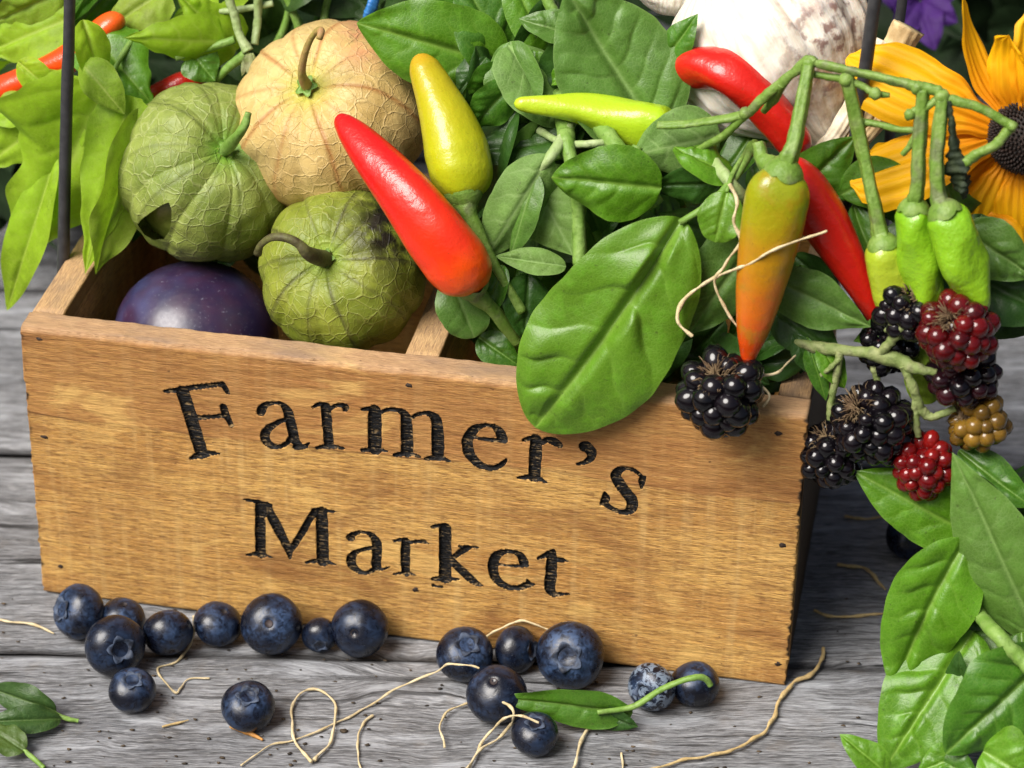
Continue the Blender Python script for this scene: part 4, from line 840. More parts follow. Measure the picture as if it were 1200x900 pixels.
berry('black berry turning ripe below the wine red one', (1130, 436), .6, 36, 38, (.2, .3), D_MIX, dr=12.5, seed=5, hair=False, sepals=False)
berry('long ripe black berry', (1024, 496), .1, 50, 42, (-.52, .45), D_BLACK, dr=13.2, seed=6)
berry('ripe black berry against the crate corner', (974, 532), .4, 40, 34, (-.15, .6), D_BLACK, dr=12.5, seed=7)
berry('small red berry', (1083, 545), -.2, 37, 33, (-.12, .75), D_RED, dr=11, seed=8, hair=False, sepals=False)
berry('olive brown unripe berry', (1146, 494), .4, 31, 32, (-.75, .2), D_OLIVE, dr=11, seed=9)
# ------------------------------------------------------------------ blueberries
BL = [
 (93, 718, 33, (-.80, .12), 'crown', 'blueberry at the far left by the crate corner, crown facing left', .3, 0),
 (143, 722, 27, (.1, .75), 'scar', 'mostly hidden blueberry behind another at the crate\'s left corner', .1, 0),
 (135, 758, 36, (.25, -.16), 'crown', 'blueberry with its crown facing the viewer, above the small one at lower left', .1, 0),
 (197, 742, 30, (.2, -.9), 'scar', 'smooth blueberry with a rootlet across its right side', .1, 0),
 (155, 807, 28, (.0, .55), 'crown', 'small blueberry at lower left, crown tipped up', .5, 0),
 (255, 729, 29, (.3, .64), 'scar', 'blueberry with a stem scar near its top, left of the large scarred one', .2, 0),
 (318, 732, 36, (-.10, .02), 'scar', 'large blueberry with a round stem scar facing forward', .1, 0),
 (375, 745, 22, (.0, -.72), 'crown', 'smallest blueberry, between two large ones against the crate', .4, 0),
 (425, 730, 34, (-.25, -.2), 'scar', 'large dark blueberry against the crate below the word Market', .0, 0),
 (291, 824, 32, (-.02, .52), 'crown', 'lone blueberry in front with its crown tipped up', .5, 0),
 (545, 766, 34, (.10, .45), 'crown', 'blueberry with a crown on top and a rootlet end touching it', .3, 0),
 (605, 762, 28, (.85, .0), 'crown', 'oval blueberry squeezed between two others against the crate', .5, 0),
 (669, 767, 40, (-.12, -.06), 'crown', 'largest blueberry, star crown facing the viewer', .3, 0),
 (582, 812, 36, (-.12, .50), 'scar', 'dark blueberry behind the wilted leaf tip, stem scar on top', .0, 0),
 (627, 858, 28, (.02, .62), 'crown', 'small front blueberry under looping rootlets', .2, 0),
 (764, 806, 29, (-.45, -.3), 'crown', 'pale netted blueberry behind the green leaf stalk', .9, .75),
 (815, 799, 29, (.08, .78), 'scar', 'dark blueberry under the hooked end of the leaf stalk', .0, 0)]
for i, b in enumerate(BL):
    q, r = blueberry(b[0], b[1], b[2], b[3], b[4], b[5], bloom=b[6], net=b[7], seed=i+1)
    print('BB', i, q.round(2), round(r, 2), proj(q).round(0))
blueberry(1066, 628, 28, (.3, .2), 'scar', 'dark blueberry in shadow beside the crate under a basil leaf', bloom=0, seed=40)
# ------------------------------------------------------------------ basil and other greens
G_BAS = 'basil sprigs around the crate'
def sprig(o, label): return thing('basil_sprig', o, label, 'basil', G_BAS)
# the leaf that hangs over the front
s4 = sprig(P(800, 258, 1.2), 'broad bright basil leaf draped over the crate front above the lettering')
leaf(s4, (800, 256, 1.3), (627, 501, -.55), 170, L_BRIGHT, bow=.07, tilt=-6, fold=.07, curl=.18, wave=.022, puff=.075, nv=6, nu=170, mv=101, shape='main', stalk=[(830, 240, 1.5), (858, 212, 2.2), (872, 190, 3.2), (885, 168, 4.2)], stalk_r=5, side=-.02)
leaf(s4, (852, 224, 1.5), (838, 284, .9), 54, L_BRIGHT, shape='round', puff=.05, stalk=[(858, 205, 2.2), (870, 185, 3.3), (880, 168, 4.2)])
stem(s4, [(822, 172, 4.4), (838, 192, 3.0), (858, 216, 2.1), (884, 246, 2.6), (910, 280, 3.4)], [6, 7, 7.5, 6.5, 5], S_PALE)
s7 = sprig(P(890, 300, 2.), 'dusty basil leaves tucked behind the hanging turning pepper')
leaf(s7, (893, 322, 1.25), (1020, 383, .9), 72, L_DUSTY, bow=.03, tilt=25, fold=.15, curl=.1, puff=.035, nu=70, mv=41, nv=5)
leaf(s7, (900, 262, 2.2), (806, 392, 1.2), 100, L_DUSTY, bow=.06, tilt=-20, puff=.045, nu=70, mv=41)
leaf(s7, (905, 360, 1.4), (985, 420, 1.2), 60, L_DARK, puff=.05)
leaf(s7, (930, 300, 2.4), (985, 350, 2.0), 50, L_DARK, tilt=40); leaf(s7, (940, 310, 2.2), (930, 395, 1.8), 52, L_BASIL, tilt=-30)
leaf(s7, (945, 395, 1.0), (968, 470, .6), 26, L_BASIL, shape='lance', tilt=20); leaf(s7, (960, 400, .9), (990, 455, .6), 34, L_BRIGHT, shape='lance', tilt=-20); leaf(s7, (930, 390, 1.), (955, 440, .9), 28, L_DARK, shape='lance')
filler(s7, [(800, 290), (900, 260), (1020, 330), (960, 420), (820, 410)], (3.0, 4.4), 10, [L_BASIL, L_DARK, L_DARK], (80, 120), seed=31)
# centre: leaves showing pale undersides
s2 = sprig(P(655, 180, 3.2), 'basil sprig showing pale leaf undersides right of the yellow green pepper')
leaf(s2, (645, 182, 3.0), (566, 308, 2.3), 70, L_PALE, vl=.8, bow=.10, fold=-.25, tilt=-15, puff=.03, nu=70, mv=41, nv=5)
leaf(s2, (628, 202, 2.8), (597, 302, 2.2), 40, L_DUSTY, fold=-.15, tilt=35, puff=.04)
leaf(s2, (616, 196, 3.3), (672, 300, 2.5), 96, L_PALE, vl=.8, bow=.06, tilt=10, puff=.035, nu=60, mv=35, fold=-.08)
leaf(s2, (664, 312, 2.2), (580, 300, 2.0), 34, L_PALE, vl=.8, fold=.3, tilt=20)
leaf(s2, (776, 222, 2.3), (646, 208, 2.2), 94, L_BRIGHT, fold=-.06, tilt=-20, bow=.08, puff=.05, nu=60, mv=35, shape='broad')
leaf(s2, (528, 322, 1.6), (556, 396, 1.1), 62, L_DUSTY, puff=.03, nv=4, shape='round')
leaf(s2, (590, 310, 2.0), (560, 380, 1.5), 40, L_BASIL, tilt=30); leaf(s2, (620, 320, 2.2), (615, 400, 1.4), 60, L_DARK, tilt=-20); leaf(s2, (560, 395, 1.6), (610, 430, 1.3), 40, L_BASIL)
stem(s2, [(672, 138, 5.0), (660, 162, 3.8), (645, 184, 3.05), (618, 214, 2.9), (596, 240, 2.75), (582, 280, 2.5)], [7, 7.5, 7, 6, 5, 3], S_PALE)
stem(s2, [(654, 108, 5.8), (662, 150, 4.4), (664, 168, 3.6), (672, 200, 3.1), (678, 250, 2.9), (680, 310, 2.3)], [11, 11, 9, 8.5, 8.5], S_GREEN)
stem(s2, [(688, 112, 5.8), (702, 144, 4.6), (722, 172, 3.5), (745, 205, 3.0), (770, 240, 2.8)], [12, 12, 11, 10], S_GREEN)
stem(s2, [(680, 214, 3.0), (715, 206, 2.8), (736, 196, 2.9), (747, 172, 3.3)], [6, 7, 8, 7], S_GREEN)
stem(s2, [(630, 152, 5.0), (662, 168, 3.9), (700, 168, 3.6), (745, 162, 4.6)], [5, 4.5, 4.5], S_PALE)
stem(s2, [(610, 192, 3.6), (640, 186, 3.6), (668, 178, 3.7)], [6, 6, 6], S_GREEN)
filler(s2, [(560, 130), (660, 120), (760, 230), (680, 320), (600, 400), (530, 330), (580, 250)], (4.6, 6.6), 20, [L_BASIL, L_DARK, L_DARK, L_DUSTY], (90, 140), seed=32)
filler(s2, [(560, 300), (640, 300), (640, 410), (560, 400)], (3.0, 4.0), 5, [L_BASIL, L_DARK], (50, 90), seed=37)
# top centre
s3 = sprig(P(740, 120, 5.4), 'basil sprig with a big grey green puckered leaf above the lime green pepper')
leaf(s3, (772, 160, 4.9), (664, -12, 5.9), 152, L_DUSTY, bow=-.04, fold=.08, curl=-.08, wave=.02, puff=.062, nv=6, nu=120, mv=71, shape='broad', edgevein=.8, tilt=8)
leaf(s3, (778, 72, 6.2), (818, 16, 6.4), 40, L_BASIL, tilt=-20, fold=.2); 
leaf(s3, (598, 48, 6.0), (612, 160, 5.4), 74, L_DUSTY, tilt=28, fold=.2, bow=.12, puff=.03, nu=60, mv=35, shape='broad', edgevein=.5)
leaf(s3, (596, 52, 5.9), (660, 150, 5.3), 82, L_PALE, vl=.8, tilt=-30, bow=.14, fold=.05, puff=.035, nu=60, mv=35, shape='broad', edgevein=.5)
leaf(s3, (600, 100, 5.0), (552, 150, 4.6), 56, L_BASIL, tilt=-25); leaf(s3, (690, 58, 6.0), (646, 100, 5.4), 40, L_BRIGHT, tilt=30, wave=.1)
leaf(s3, (672, 40, 6.2), (608, 22, 6.2), 44, L_DUSTY, fold=.3, tilt=30); leaf(s3, (640, 90, 5.8), (612, 58, 6.), 34, L_BRIGHT)
leaf(s3, (845, 158, 4.2), (742, 182, 3.5), 84, L_PALE, vl=.8, shape='broad', bow=.10, fold=-.12, tilt=-12, puff=.02, nv=4, nu=60, mv=35)
leaf(s3, (862, 205, 3.0), (790, 172, 3.2), 66, L_BRIGHT, shape='broad', tilt=50, curl=.3, bow=.2); leaf(s3, (850, 215, 2.9), (765, 218, 2.8), 52, L_DARK, tilt=-30)
leaf(s3, (938, 222, 3.6), (1003, 160, 4.0), 62, L_BASIL, fold=.15, tilt=15); leaf(s3, (880, 230, 3.4), (905, 180, 3.7), 40, L_DARK, tilt=-30)
leaf(s3, (950, 215, 3.5), (890, 245, 2.9), 46, L_DARK); leaf(s3, (870, 235, 3.), (905, 255, 2.9), 34, L_BASIL, tilt=30)
stem(s3, [(640, -5, 7.), (655, 30, 6.6), (668, 62, 6.2), (690, 90, 5.9)], [7, 8, 8, 7], S_GREEN)
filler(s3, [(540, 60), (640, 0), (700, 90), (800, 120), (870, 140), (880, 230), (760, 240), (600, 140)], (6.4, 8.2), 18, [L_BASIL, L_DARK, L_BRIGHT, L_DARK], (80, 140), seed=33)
s1 = sprig(P(560, 60, 7.), 'glossy basil leaves pointing over the shoulder of the tan tomatillo')
leaf(s1, (594, 78, 6.6), (418, 27, 6.0), 112, L_BRIGHT, bow=.06, fold=.10, tilt=-12, puff=.04, nu=110, mv=61, nv=5, wave=.03, shape='broad')
leaf(s1, (600, 80, 6.9), (540, -30, 7.4), 96, L_BASIL, tilt=18, fold=.2, nu=60, mv=35, puff=.04)
leaf(s1, (570, 30, 7.4), (470, -14, 7.6), 66, L_BASIL, tilt=-15); leaf(s1, (570, 66, 6.2), (535, 112, 5.6), 44, L_DARK, tilt=20); leaf(s1, (600, 85, 6.2), (540, 120, 5.5), 60, L_BASIL, tilt=-35)
filler(s1, [(470, 40), (600, -10), (640, 40), (590, 140), (520, 120)], (7.2, 8.8), 14, [L_BASIL, L_DARK], (70, 120), seed=34)
# right behind the peppers
s6 = sprig(P(1150, 330, 2.2), 'dark basil leaves behind the hanging green peppers')
leaf(s6, (1125, 268, 2.3), (1212, 326, 1.9), 74, L_DUSTY, puff=.05, tilt=12, nu=60, mv=35); leaf(s6, (1130, 320, 2.5), (1240, 372, 2.1), 84, L_DARK, tilt=-10, puff=.05)
leaf(s6, (1085, 205, 4.6), (1000, 245, 4.3), 64, L_DARK, tilt=10); leaf(s6, (1010, 210, 4.9), (1062, 262, 4.2), 44, L_BASIL, tilt=-30); leaf(s6, (1150, 250, 3.), (1135, 330, 2.5), 60, L_DARK)
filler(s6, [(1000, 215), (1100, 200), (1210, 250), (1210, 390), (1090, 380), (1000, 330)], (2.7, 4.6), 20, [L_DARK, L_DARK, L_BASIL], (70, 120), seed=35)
leaf(s6, (1075, 365, 1.6), (1000, 400, 1.4), 40, L_BASIL, tilt=20); leaf(s6, (1100, 470, 1.0), (1070, 400, 1.3), 60, L_OLD, tilt=10)
filler(s7, [(730, 380), (830, 380), (830, 440), (730, 450)], (2.6, 4.), 6, [L_DARK], (70, 110), seed=45)  # dark leaves added where the right compartment lies in deep shade
filler(s7, [(850, 385), (935, 395), (930, 440), (855, 450)], (1.6, 2.8), 6, [L_DARK], (60, 90), seed=47)
filler(s2, [(690, 235), (820, 230), (860, 300), (690, 330)], (4.4, 6.4), 9, [L_DARK, L_BASIL], (80, 120), seed=46)
# the bunch on the table at the right
s5 = sprig([*G(1120, 760)[:2], 0], 'bunch of fresh basil lying on the planks at the lower right')
leaf(s5, (1140, 628, -.5), (1000, 552, -.1), 82, L_BRIGHT, bow=.05, tilt=-14, fold=.12, puff=.035, nv=5, nu=80, mv=45)
leaf(s5, (1216, 752, -2.4), (1116, 530, -1.0), 104, L_DUSTY, bow=.04, tilt=-18, fold=.06, puff=.045, nv=6, nu=100, mv=55, edgevein=.5)
leaf(s5, (1134, 632, -1.6), (1050, 812, -2.9), 106, L_BRIGHT, bow=.09, tilt=-14, fold=.14, puff=.06, wave=.03, nu=110, mv=61, nv=6, tipcurl=.08, side=.03)
leaf(s5, (1140, 738, -2.2), (1036, 902, -4.6), 118, L_BRIGHT, bow=.07, tilt=8, fold=.05, puff=.06, wave=.03, nu=100, mv=55, nv=6, shape='broad')
leaf(s5, (1232, 770, -3.6), (1108, 884, -5.4), 118, L_BASIL, bow=.09, tilt=-22, puff=.055, wave=.05, nu=90, mv=51, shape='broad')
leaf(s5, (1190, 732, -1.8), (1140, 830, -3.0), 84, L_DUSTY, bow=.1, tilt=25, fold=.25, nu=60, mv=33); leaf(s5, (1122, 715, -1.6), (1150, 800, -2.3), 60, L_BRIGHT, tilt=-35, fold=.3)
leaf(s5, (1178, 712, -1.4), (1112, 694, -1.2), 50, L_BASIL, tilt=30); leaf(s5, (1196, 740, -2.4), (1205, 840, -3.6), 70, L_BASIL, tilt=20)
leaf(s5, (1042, 908, -6.0), (984, 860, -5.6), 40, L_BRIGHT, tilt=15, fold=.2); leaf(s5, (1125, 885, -4.9), (1075, 905, -5.3), 44, L_BRIGHT); leaf(s5, (1150, 880, -5.8), (1210, 915, -6.4), 90, L_BRIGHT, tilt=10)
leaf(s5, (1085, 885, -4.8), (1150, 915, -5.6), 54, L_BASIL)
stem(s5, [(1222, 800, -4.6), (1195, 770, -4.2), (1168, 742, -3.8), (1150, 722, -2.3), (1136, 690, -.8), (1132, 650, .2)], [10, 10, 9.5, 8, 6, 5], S_GREEN)
filler(s5, [(1130, 690), (1210, 680), (1210, 790), (1100, 790)], (-1.2, .2), 7, [L_DARK, L_DARK], (80, 120), seed=36, down=.2)
filler(s5, [(1060, 800), (1210, 770), (1210, 880), (1080, 870)], (-3.3, -2.4), 5, [L_BASIL, L_DARK], (70, 100), seed=38, down=.2)
filler(s5, [(1130, 560), (1210, 540), (1210, 680), (1140, 660)], (-.6, 1.2), 12, [L_DARK, L_BASIL, L_DARK], (60, 120), seed=39)
# lime coloured vine at the left
vine = thing('sweet_potato_vine', P(110, 120, 6.), 'lime green vine with lobed leaves hanging over the crate left end', 'vine')
leaf(vine, (128, 98, 6.2), (24, 306, 5.6), 214, L_LIME, shape='lobed', bow=.06, tilt=-10, fold=.05, puff=.02, nv=5, nu=110, mv=61, stalk=[(140, 70, 7), (160, 40, 8)])
leaf(vine, (66, 178, 5.6), (8, 364, 5.0), 58, L_LIME, shape='lance', bow=.1, tilt=35, fold=.3, puff=.025, nu=70, mv=35)
leaf(vine, (168, 126, 5.6), (112, 322, 3.6), 84, L_OLD, shape='basil', bow=.06, tilt=-40, fold=.35, puff=.03, wave=.07, nu=80, mv=41, nv=7)
leaf(vine, (152, 112, 5.6), (99, 324, 3.5), 84, L_LIME, shape='heart', bow=.02, tilt=15, fold=.12, puff=.02, nu=80, mv=41)
leaf(vine, (100, 104, 6.4), (-18, 196, 6.4), 112, L_LIME, shape='lobed', bow=.05, tilt=10, puff=.02, nu=70, mv=41)
leaf(vine, (94, 72, 5.6), (146, 134, 5.0), 48, L_OLD, shape='broad', fold=-.3, bow=.15, tilt=15, puff=.03); leaf(vine, (98, 22, 6.4), (120, 100, 5.8), 54, L_LIME, shape='lance', tilt=-35)
leaf(vine, (112, 42, 7.6), (182, 128, 6.6), 92, L_BRIGHT, shape='heart', bow=.08, tilt=-15, puff=.035, nu=60, mv=35)
leaf(vine, (262, 50, 8.2), (142, 44, 7.0), 66, L_LIME, vl=.8, shape='heart', bow=.10, fold=-.2, tilt=-20, puff=.02, nu=60, mv=35, nv=4); leaf(vine, (278, 60, 8.8), (205, -12, 8.6), 74, L_LIME, shape='heart', bow=.06, tilt=15)
leaf(vine, (84, 20, 8.8), (-22, 64, 8.6), 90, L_LIME, shape='heart', bow=.05, tilt=18, puff=.03, nu=60, mv=35); leaf(vine, (70, -8, 9.), (-15, 30, 9.), 72, L_OLD, shape='heart', tilt=-20)
leaf(vine, (20, 72, 6.6), (62, 108, 6.4), 40, L_LIME, shape='lance', tilt=20); leaf(vine, (195, -14, 9.4), (115, 40, 8.8), 66, L_OLD, shape='heart', tilt=25)
leaf(vine, (225, 62, 8.), (252, 95, 7.6), 50, L_BASIL, tilt=-10); leaf(vine, (46, 118, 6.6), (-16, 138, 6.4), 44, L_LIME, shape='lance', tilt=25)
stem(vine, [(266, -12, 8.6), (274, 15, 8.4), (280, 40, 8.2), (291, 60, 8.0)], [6, 5, 5, 7], S_PALE); stem(vine, [(302, -8, 9.), (302, 25, 8.9), (298, 52, 8.5)], [5, 5, 4.5], S_PALE)
stem(vine, [(236, 112, 7.8), (262, 84, 8.0), (290, 62, 8.1)], [6, 5.5, 6], S_GREEN); stem(vine, [(205, 66, 7.6), (240, 58, 8.), (275, 46, 8.2)], [5, 5, 4.5], S_GREEN); stem(vine, [(240, 14, 9.), (275, 12, 9.), (320, 4, 9.2)], [4, 4, 4], S_PALE)
wb = MB(); k = np.random.default_rng(5)
for i in range(6):
    c0 = P(292, 62, 7.9); g = leaf_geo(c0, c0+unit(CR*k.uniform(-.7, .7)-CU+.2*k.normal(size=3))*k.uniform(.4, .8), 0, wcm=.28, nu=10, mv=7, bow=.2, wave=.2, seed=i, shape='lance'); wb.add(g[0], g[1])
wb.build('withered_blossom', S_BRAM, vine)
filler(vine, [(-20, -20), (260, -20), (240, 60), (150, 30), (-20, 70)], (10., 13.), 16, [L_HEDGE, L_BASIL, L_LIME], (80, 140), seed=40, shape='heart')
# leafy plant behind, at the top
shrub = thing('leafy_plant', [*(P(370, 20, 16)[:2]), 0], 'shadowed leafy plant behind the tan tomatillo at the top', 'plant')
for q in [[(330, -20, 11.), (352, 40, 10.6), (360, 90, 10.)], [(300, 90, 10.5), (330, 40, 11.), (345, -20, 11.5)], [(420, 60, 11.), (455, 20, 11.), (520, -20, 11.5)], [(400, 90, 10.), (380, 30, 11.), (392, -30, 12.)]]: stem(shrub, q, [5, 5, 4], S_GREEN)
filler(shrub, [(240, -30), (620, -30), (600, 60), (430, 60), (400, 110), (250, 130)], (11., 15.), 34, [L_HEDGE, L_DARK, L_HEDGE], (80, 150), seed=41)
o = stem(None, [(430, 22, 9.6), (435, 10, 9.6), (440, -6, 9.8)], [4.5, 5.5, 5], I_BLUE, 'blue_tie', lobes=2, lobe_amp=.35); tag(o, 'scrap of bright blue tie among the leaves at the top', 'tie')
filler(vine, [(130, 250), (200, 235), (320, 240), (320, 310), (150, 310)], (8.2, 10.4), 6, [L_DARK], (80, 120), seed=44)  # dark leaves added to blacken the shaded inside of the crate
# wilted leaves on the table
ws = thing('wilted_sprig', [*G(40, 850)[:2], 0], 'small wilted dark green sprig on the planks at the bottom left', 'sprig')
def Gp(x, y, z): return G(x, y, z)
leaf(ws, Gp(66, 834, .35), Gp(-14, 806, .5), 42, L_WILT, bow=.12, fold=.3, tilt=-20, wave=.08, puff=.06); leaf(ws, Gp(72, 842, .3), Gp(-22, 846, .5), 34, L_WILT, fold=.35, tilt=15, bow=.12, wave=.06)
leaf(ws, Gp(30, 880, .35), Gp(-18, 850, .5), 40, L_WILT, fold=.2, tilt=25, wave=.08); stem(ws, [Gp(92, 845, .12), Gp(72, 840, .25), Gp(50, 828, .35)], [2.5, 3, 2], S_GREEN); stem(ws, [Gp(52, 900, .1), Gp(36, 886, .25), Gp(15, 866, .4)], [3, 3, 2], S_GREEN)
cl = thing('fallen_leaf', [*G(690, 830)[:2], 0], 'folded dark basil leaf with a long hooked stalk among the blueberries', 'leaf')
o = leaf(cl, Gp(742, 836, .55), Gp(586, 817, 1.1), 48, L_BASIL, name='blade', bow=.05, fold=.30, tilt=-25, wave=.05, puff=.05, nu=80, mv=41, nv=6)
leaf(cl, Gp(690, 832, .5), Gp(748, 852, .25), 34, L_DARK, name='blade', fold=.2, tilt=30)
stem(cl, [Gp(700, 835, .8), Gp(742, 828, .9), Gp(775, 808, 1.5), Gp(805, 796, 1.9), Gp(824, 794, 1.9), Gp(833, 803, 1.6)], [3, 3.6, 4, 4, 4, 3.5], S_GREEN, 'stalk')
# ------------------------------------------------------------------ garlic
def garlic(label, cpx, d, rpx, ax, prof, seed, nclove=9, stain=None):
    c = P(cpx[0], cpx[1], d); r = rpx*pxcm(c); x, y, a = basis(ax)
    t = thing('garlic_bulb', c-[0, 0, r], label, 'garlic', 'garlic bulbs at the back of the crate')
    tt = np.linspace(prof[0][0], prof[-1][0], 90); rad = np.interp(tt, [p[0] for p in prof], [p[1] for p in prof])
    for _ in range(6): rad[1:-1] = (rad[:-2]+rad[1:-1]*2+rad[2:])/4
    nf = 180; f = np.linspace(0, 2*math.pi, nf, endpoint=False)
    lob = np.abs(np.cos(f*nclove/2+.5*np.sin(2*f+seed)))**.55
    R = rad[:, None]*(1-.10*(1-lob[None, :])*np.clip(1.2-np.abs(tt[:, None]-.1), 0, 1)); R = R*(1+.012*np.sin(f*37+2*tt[:, None]*3))
    V = (x*np.cos(f)[None, :, None]+y*np.sin(f)[None, :, None])*R[..., None]+a*tt[:, None, None]; V = V.reshape(-1, 3); V = c+V*r*(1+.035*vnoise(V, 2.2, seed)+.012*vnoise(V, 7, seed))[:, None]
    st = np.zeros(len(V))
    if stain: st = np.clip(1.5-np.linalg.norm((proj(V)-np.array(stain[:2]))/np.array(stain[2:]), axis=1), 0, 1)
    uv = np.stack([np.broadcast_to(f[None, :]/6.283*6, R.shape), np.broadcast_to(tt[:, None]*2, R.shape)], -1).reshape(-1, 2)
    mk('bulb', V, gridfaces(90, nf, True), F_GARLIC, t, dict(stain=st), uv); return t, c, r
PRG = [(-.86, .02), (-.85, .25), (-.72, .62), (-.45, .92), (-.1, 1.03), (.25, 1.), (.55, .82), (.85, .52), (1.1, .32), (1.35, .22), (1.5, .18)]
g1 = garlic('large white garlic bulb with brown stained skin and a straw stalk', (902, 52), 8.6, 122, unit(CR*.52-CU*.84+.05*CF), PRG, 2, stain=(985, 35, 62, 110))
for (pp, rr, mt) in (([(972, 178, 6.6), (1005, 140, 6.8), (1040, 80, 7.2), (1066, 32, 7.6)], [17, 19, 18, 18], F_STRAW), ([(958, 182, 6.3), (985, 150, 6.4), (1010, 100, 6.9), (1036, 48, 7.4)], [10, 11, 9, 9], F_STRAWW), ([(985, 190, 6.5), (1020, 150, 6.6), (1052, 105, 7.), (1078, 60, 7.4)], [9, 10, 10, 9], F_STRAW)):
    stem(g1[0], pp, rr, mt, 'dry_stalk', lump=.05, lobes=11, lobe_amp=.06, seg=48)
garlic('small garlic bulb peeking out behind the grey green leaf', (790, -22), 10.2, 48, unit(CR*.2+CU*.8-CF*.3), PRG, 5)
# ------------------------------------------------------------------ the yellow flower
fl = thing('yellow_coneflower', P(1196, 162, 4.2), 'golden yellow flower with a dark brown centre at the right edge', 'flower')
FC = P(1203, 160, 4.0); fax = unit(unit(CAM-FC)+CR*-.15+CU*.10); fx, fy, fa = basis(fax); s = pxcm(FC)
def petal(tip, w, d, base=None, **k):
    b = FC+unit(P(tip[0], tip[1], d)-FC)*20*s if base is None else P(*base)
    leaf(fl, b, P(tip[0], tip[1], d), w, F_PETAL, name='petal', shape=k.pop('shape', 'petal'), puff=0., ridges=k.pop('ridges', 5), nu=60, mv=35, **k)
petal((992, 66), 99, 5.2, (1172, 150, 4.3), bow=.10, tilt=18, fold=-.1, curl=.1, tipcurl=-.05); petal((996, 214), 90, 3.2, (1170, 160, 4.2), bow=.12, tilt=28, fold=-.1); petal((1014, 200), 76, 4.6, (1172, 172, 4.5), bow=.04, tilt=-30)
petal((1128, -10), 41, 5.2, (1176, 128, 4.4), bow=-.05, tilt=50, twist=70, side=-.08, fold=.3, shape='strap'); petal((1182, 34), 62, 4.6, (1190, 128, 4.3), bow=.08, tilt=-35, twist=-30, fold=.35, tipcurl=.25, shape='strap'); petal((1222, 10), 69, 5., bow=.05, tilt=20)
petal((1090, 252), 74, 4.4, (1174, 178, 4.2), bow=.06, tilt=-20, fold=.15); petal((1150, 268), 60, 3.6, (1182, 186, 4.1), bow=.1, tilt=-12, fold=.1, curl=.2); petal((1190, 275), 57, 3.4, (1194, 192, 4.0), bow=.1, tilt=10); petal((1225, 262), 57, 3.6, (1206, 192, 4.0), bow=.08, tilt=20)
petal((1196, 306), 67, 2.6, (1150, 258, 3.0), bow=.06, tilt=-20, shape='strap'); petal((1290, 120), 69, 4.6, bow=.05); petal((1290, 200), 69, 4.2, bow=.05); petal((1262, 50), 69, 5., bow=.05)
mb = MB(); V0, F0 = ICO1
V, Fc = ICO3; mb.add(FC+(np.outer(V[:, 0], fx)+np.outer(V[:, 1], fy))*40*s+np.outer(V[:, 2], fa)*24*s, Fc)
k = np.random.default_rng(9); mb2 = MB()
for i in range(420):
    u = (i+.5)/420; ph = math.acos(1-u*1.0); f = i*2.39996; n = fx*math.sin(ph)*math.cos(f)+fy*math.sin(ph)*math.sin(f)+fa*math.cos(ph)
    q = FC+(fx*math.sin(ph)*math.cos(f)+fy*math.sin(ph)*math.sin(f))*43*s+fa*math.cos(ph)*26*s
    (mb2 if u > .80 else mb).add(q+(V0*1.9*s)+np.outer((V0@n), n)*k.uniform(1.5, 3.5)*s, F0)
mb.build('flower_disc', F_DISC, fl); mb2.build('floret_ring', F_DISC2, fl)
stem(fl, [FC-fa*.5, FC-fa*2.5-CU*.8, FC-fa*3.5-CU*4, FC-fa*3-CU*8], [7, 6, 6, 6], S_GREEN)
# ------------------------------------------------------------------ background
vf = thing('violet_flower', [*(P(1075, 20, 26)[:2]), 0], 'blurred violet blossom behind the dark wire at the top right', 'flower')
c0 = P(1078, 0, 26)
for i, (dx, dy, w) in enumerate(((14, 62, 44), (-34, 50, 40), (40, 30, 40), (-50, 0, 44), (10, -50, 50), (50, -30, 44))):
    leaf(vf, c0, c0+(CR*dx-CU*dy)*pxcm(c0)*1.0-CF*.8, w, F_VIOLET, name='petal', shape='broad', puff=.03, fold=.15, wave=.08, bow=.15)
stem(vf, [c0, c0+CF*1.5-ZZ*3, np.array([c0[0]+1, c0[1]+3, 0.])], [6, 6, 6], S_GREEN)
gm = MB(); k = np.random.default_rng(77)
for i in range(520):
    X, Yy = k.uniform(-30, 42), k.uniform(24, 56); zt = np.interp(Yy, [24, 34, 56], [7, 14, 24]); zz = zt*k.uniform(.05, 1)**.7
    L = k.uniform(3.5, 7.5); f = k.uniform(0, 6.28); b = np.array([X, Yy, zz]); dr = unit([math.cos(f), math.sin(f)-.7, k.uniform(-.6, .5)])
    e = b+dr*L; e[2] = max(e[2], .2)
    g = leaf_geo(b, e, 0, wcm=L*k.uniform(.45, .65), nu=14, mv=9, bow=k.uniform(0, .15), fold=k.uniform(0, .3), puff=.04, tilt=k.uniform(-50, 50), seed=i, shape='heart'); gm.add(g[0], g[1], vein=g[2]['vein'])
V = np.concatenate(gm.V); 
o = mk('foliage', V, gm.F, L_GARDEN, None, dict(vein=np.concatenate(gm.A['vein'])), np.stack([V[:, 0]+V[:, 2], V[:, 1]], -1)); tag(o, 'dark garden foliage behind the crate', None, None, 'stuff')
soil = simple('dark_soil', (.02, .015, .01), (.04, .03, .02), .95, .3)
xs = np.linspace(-400, 400, 40); ys = np.linspace(-300, 800, 40); X, Yg = np.meshgrid(xs, ys, indexing='ij')
o = mk('ground', np.stack([X, Yg, np.full_like(X, -70.)], -1).reshape(-1, 3), gridfaces(40, 40), soil, None); tag(o, kind='structure')
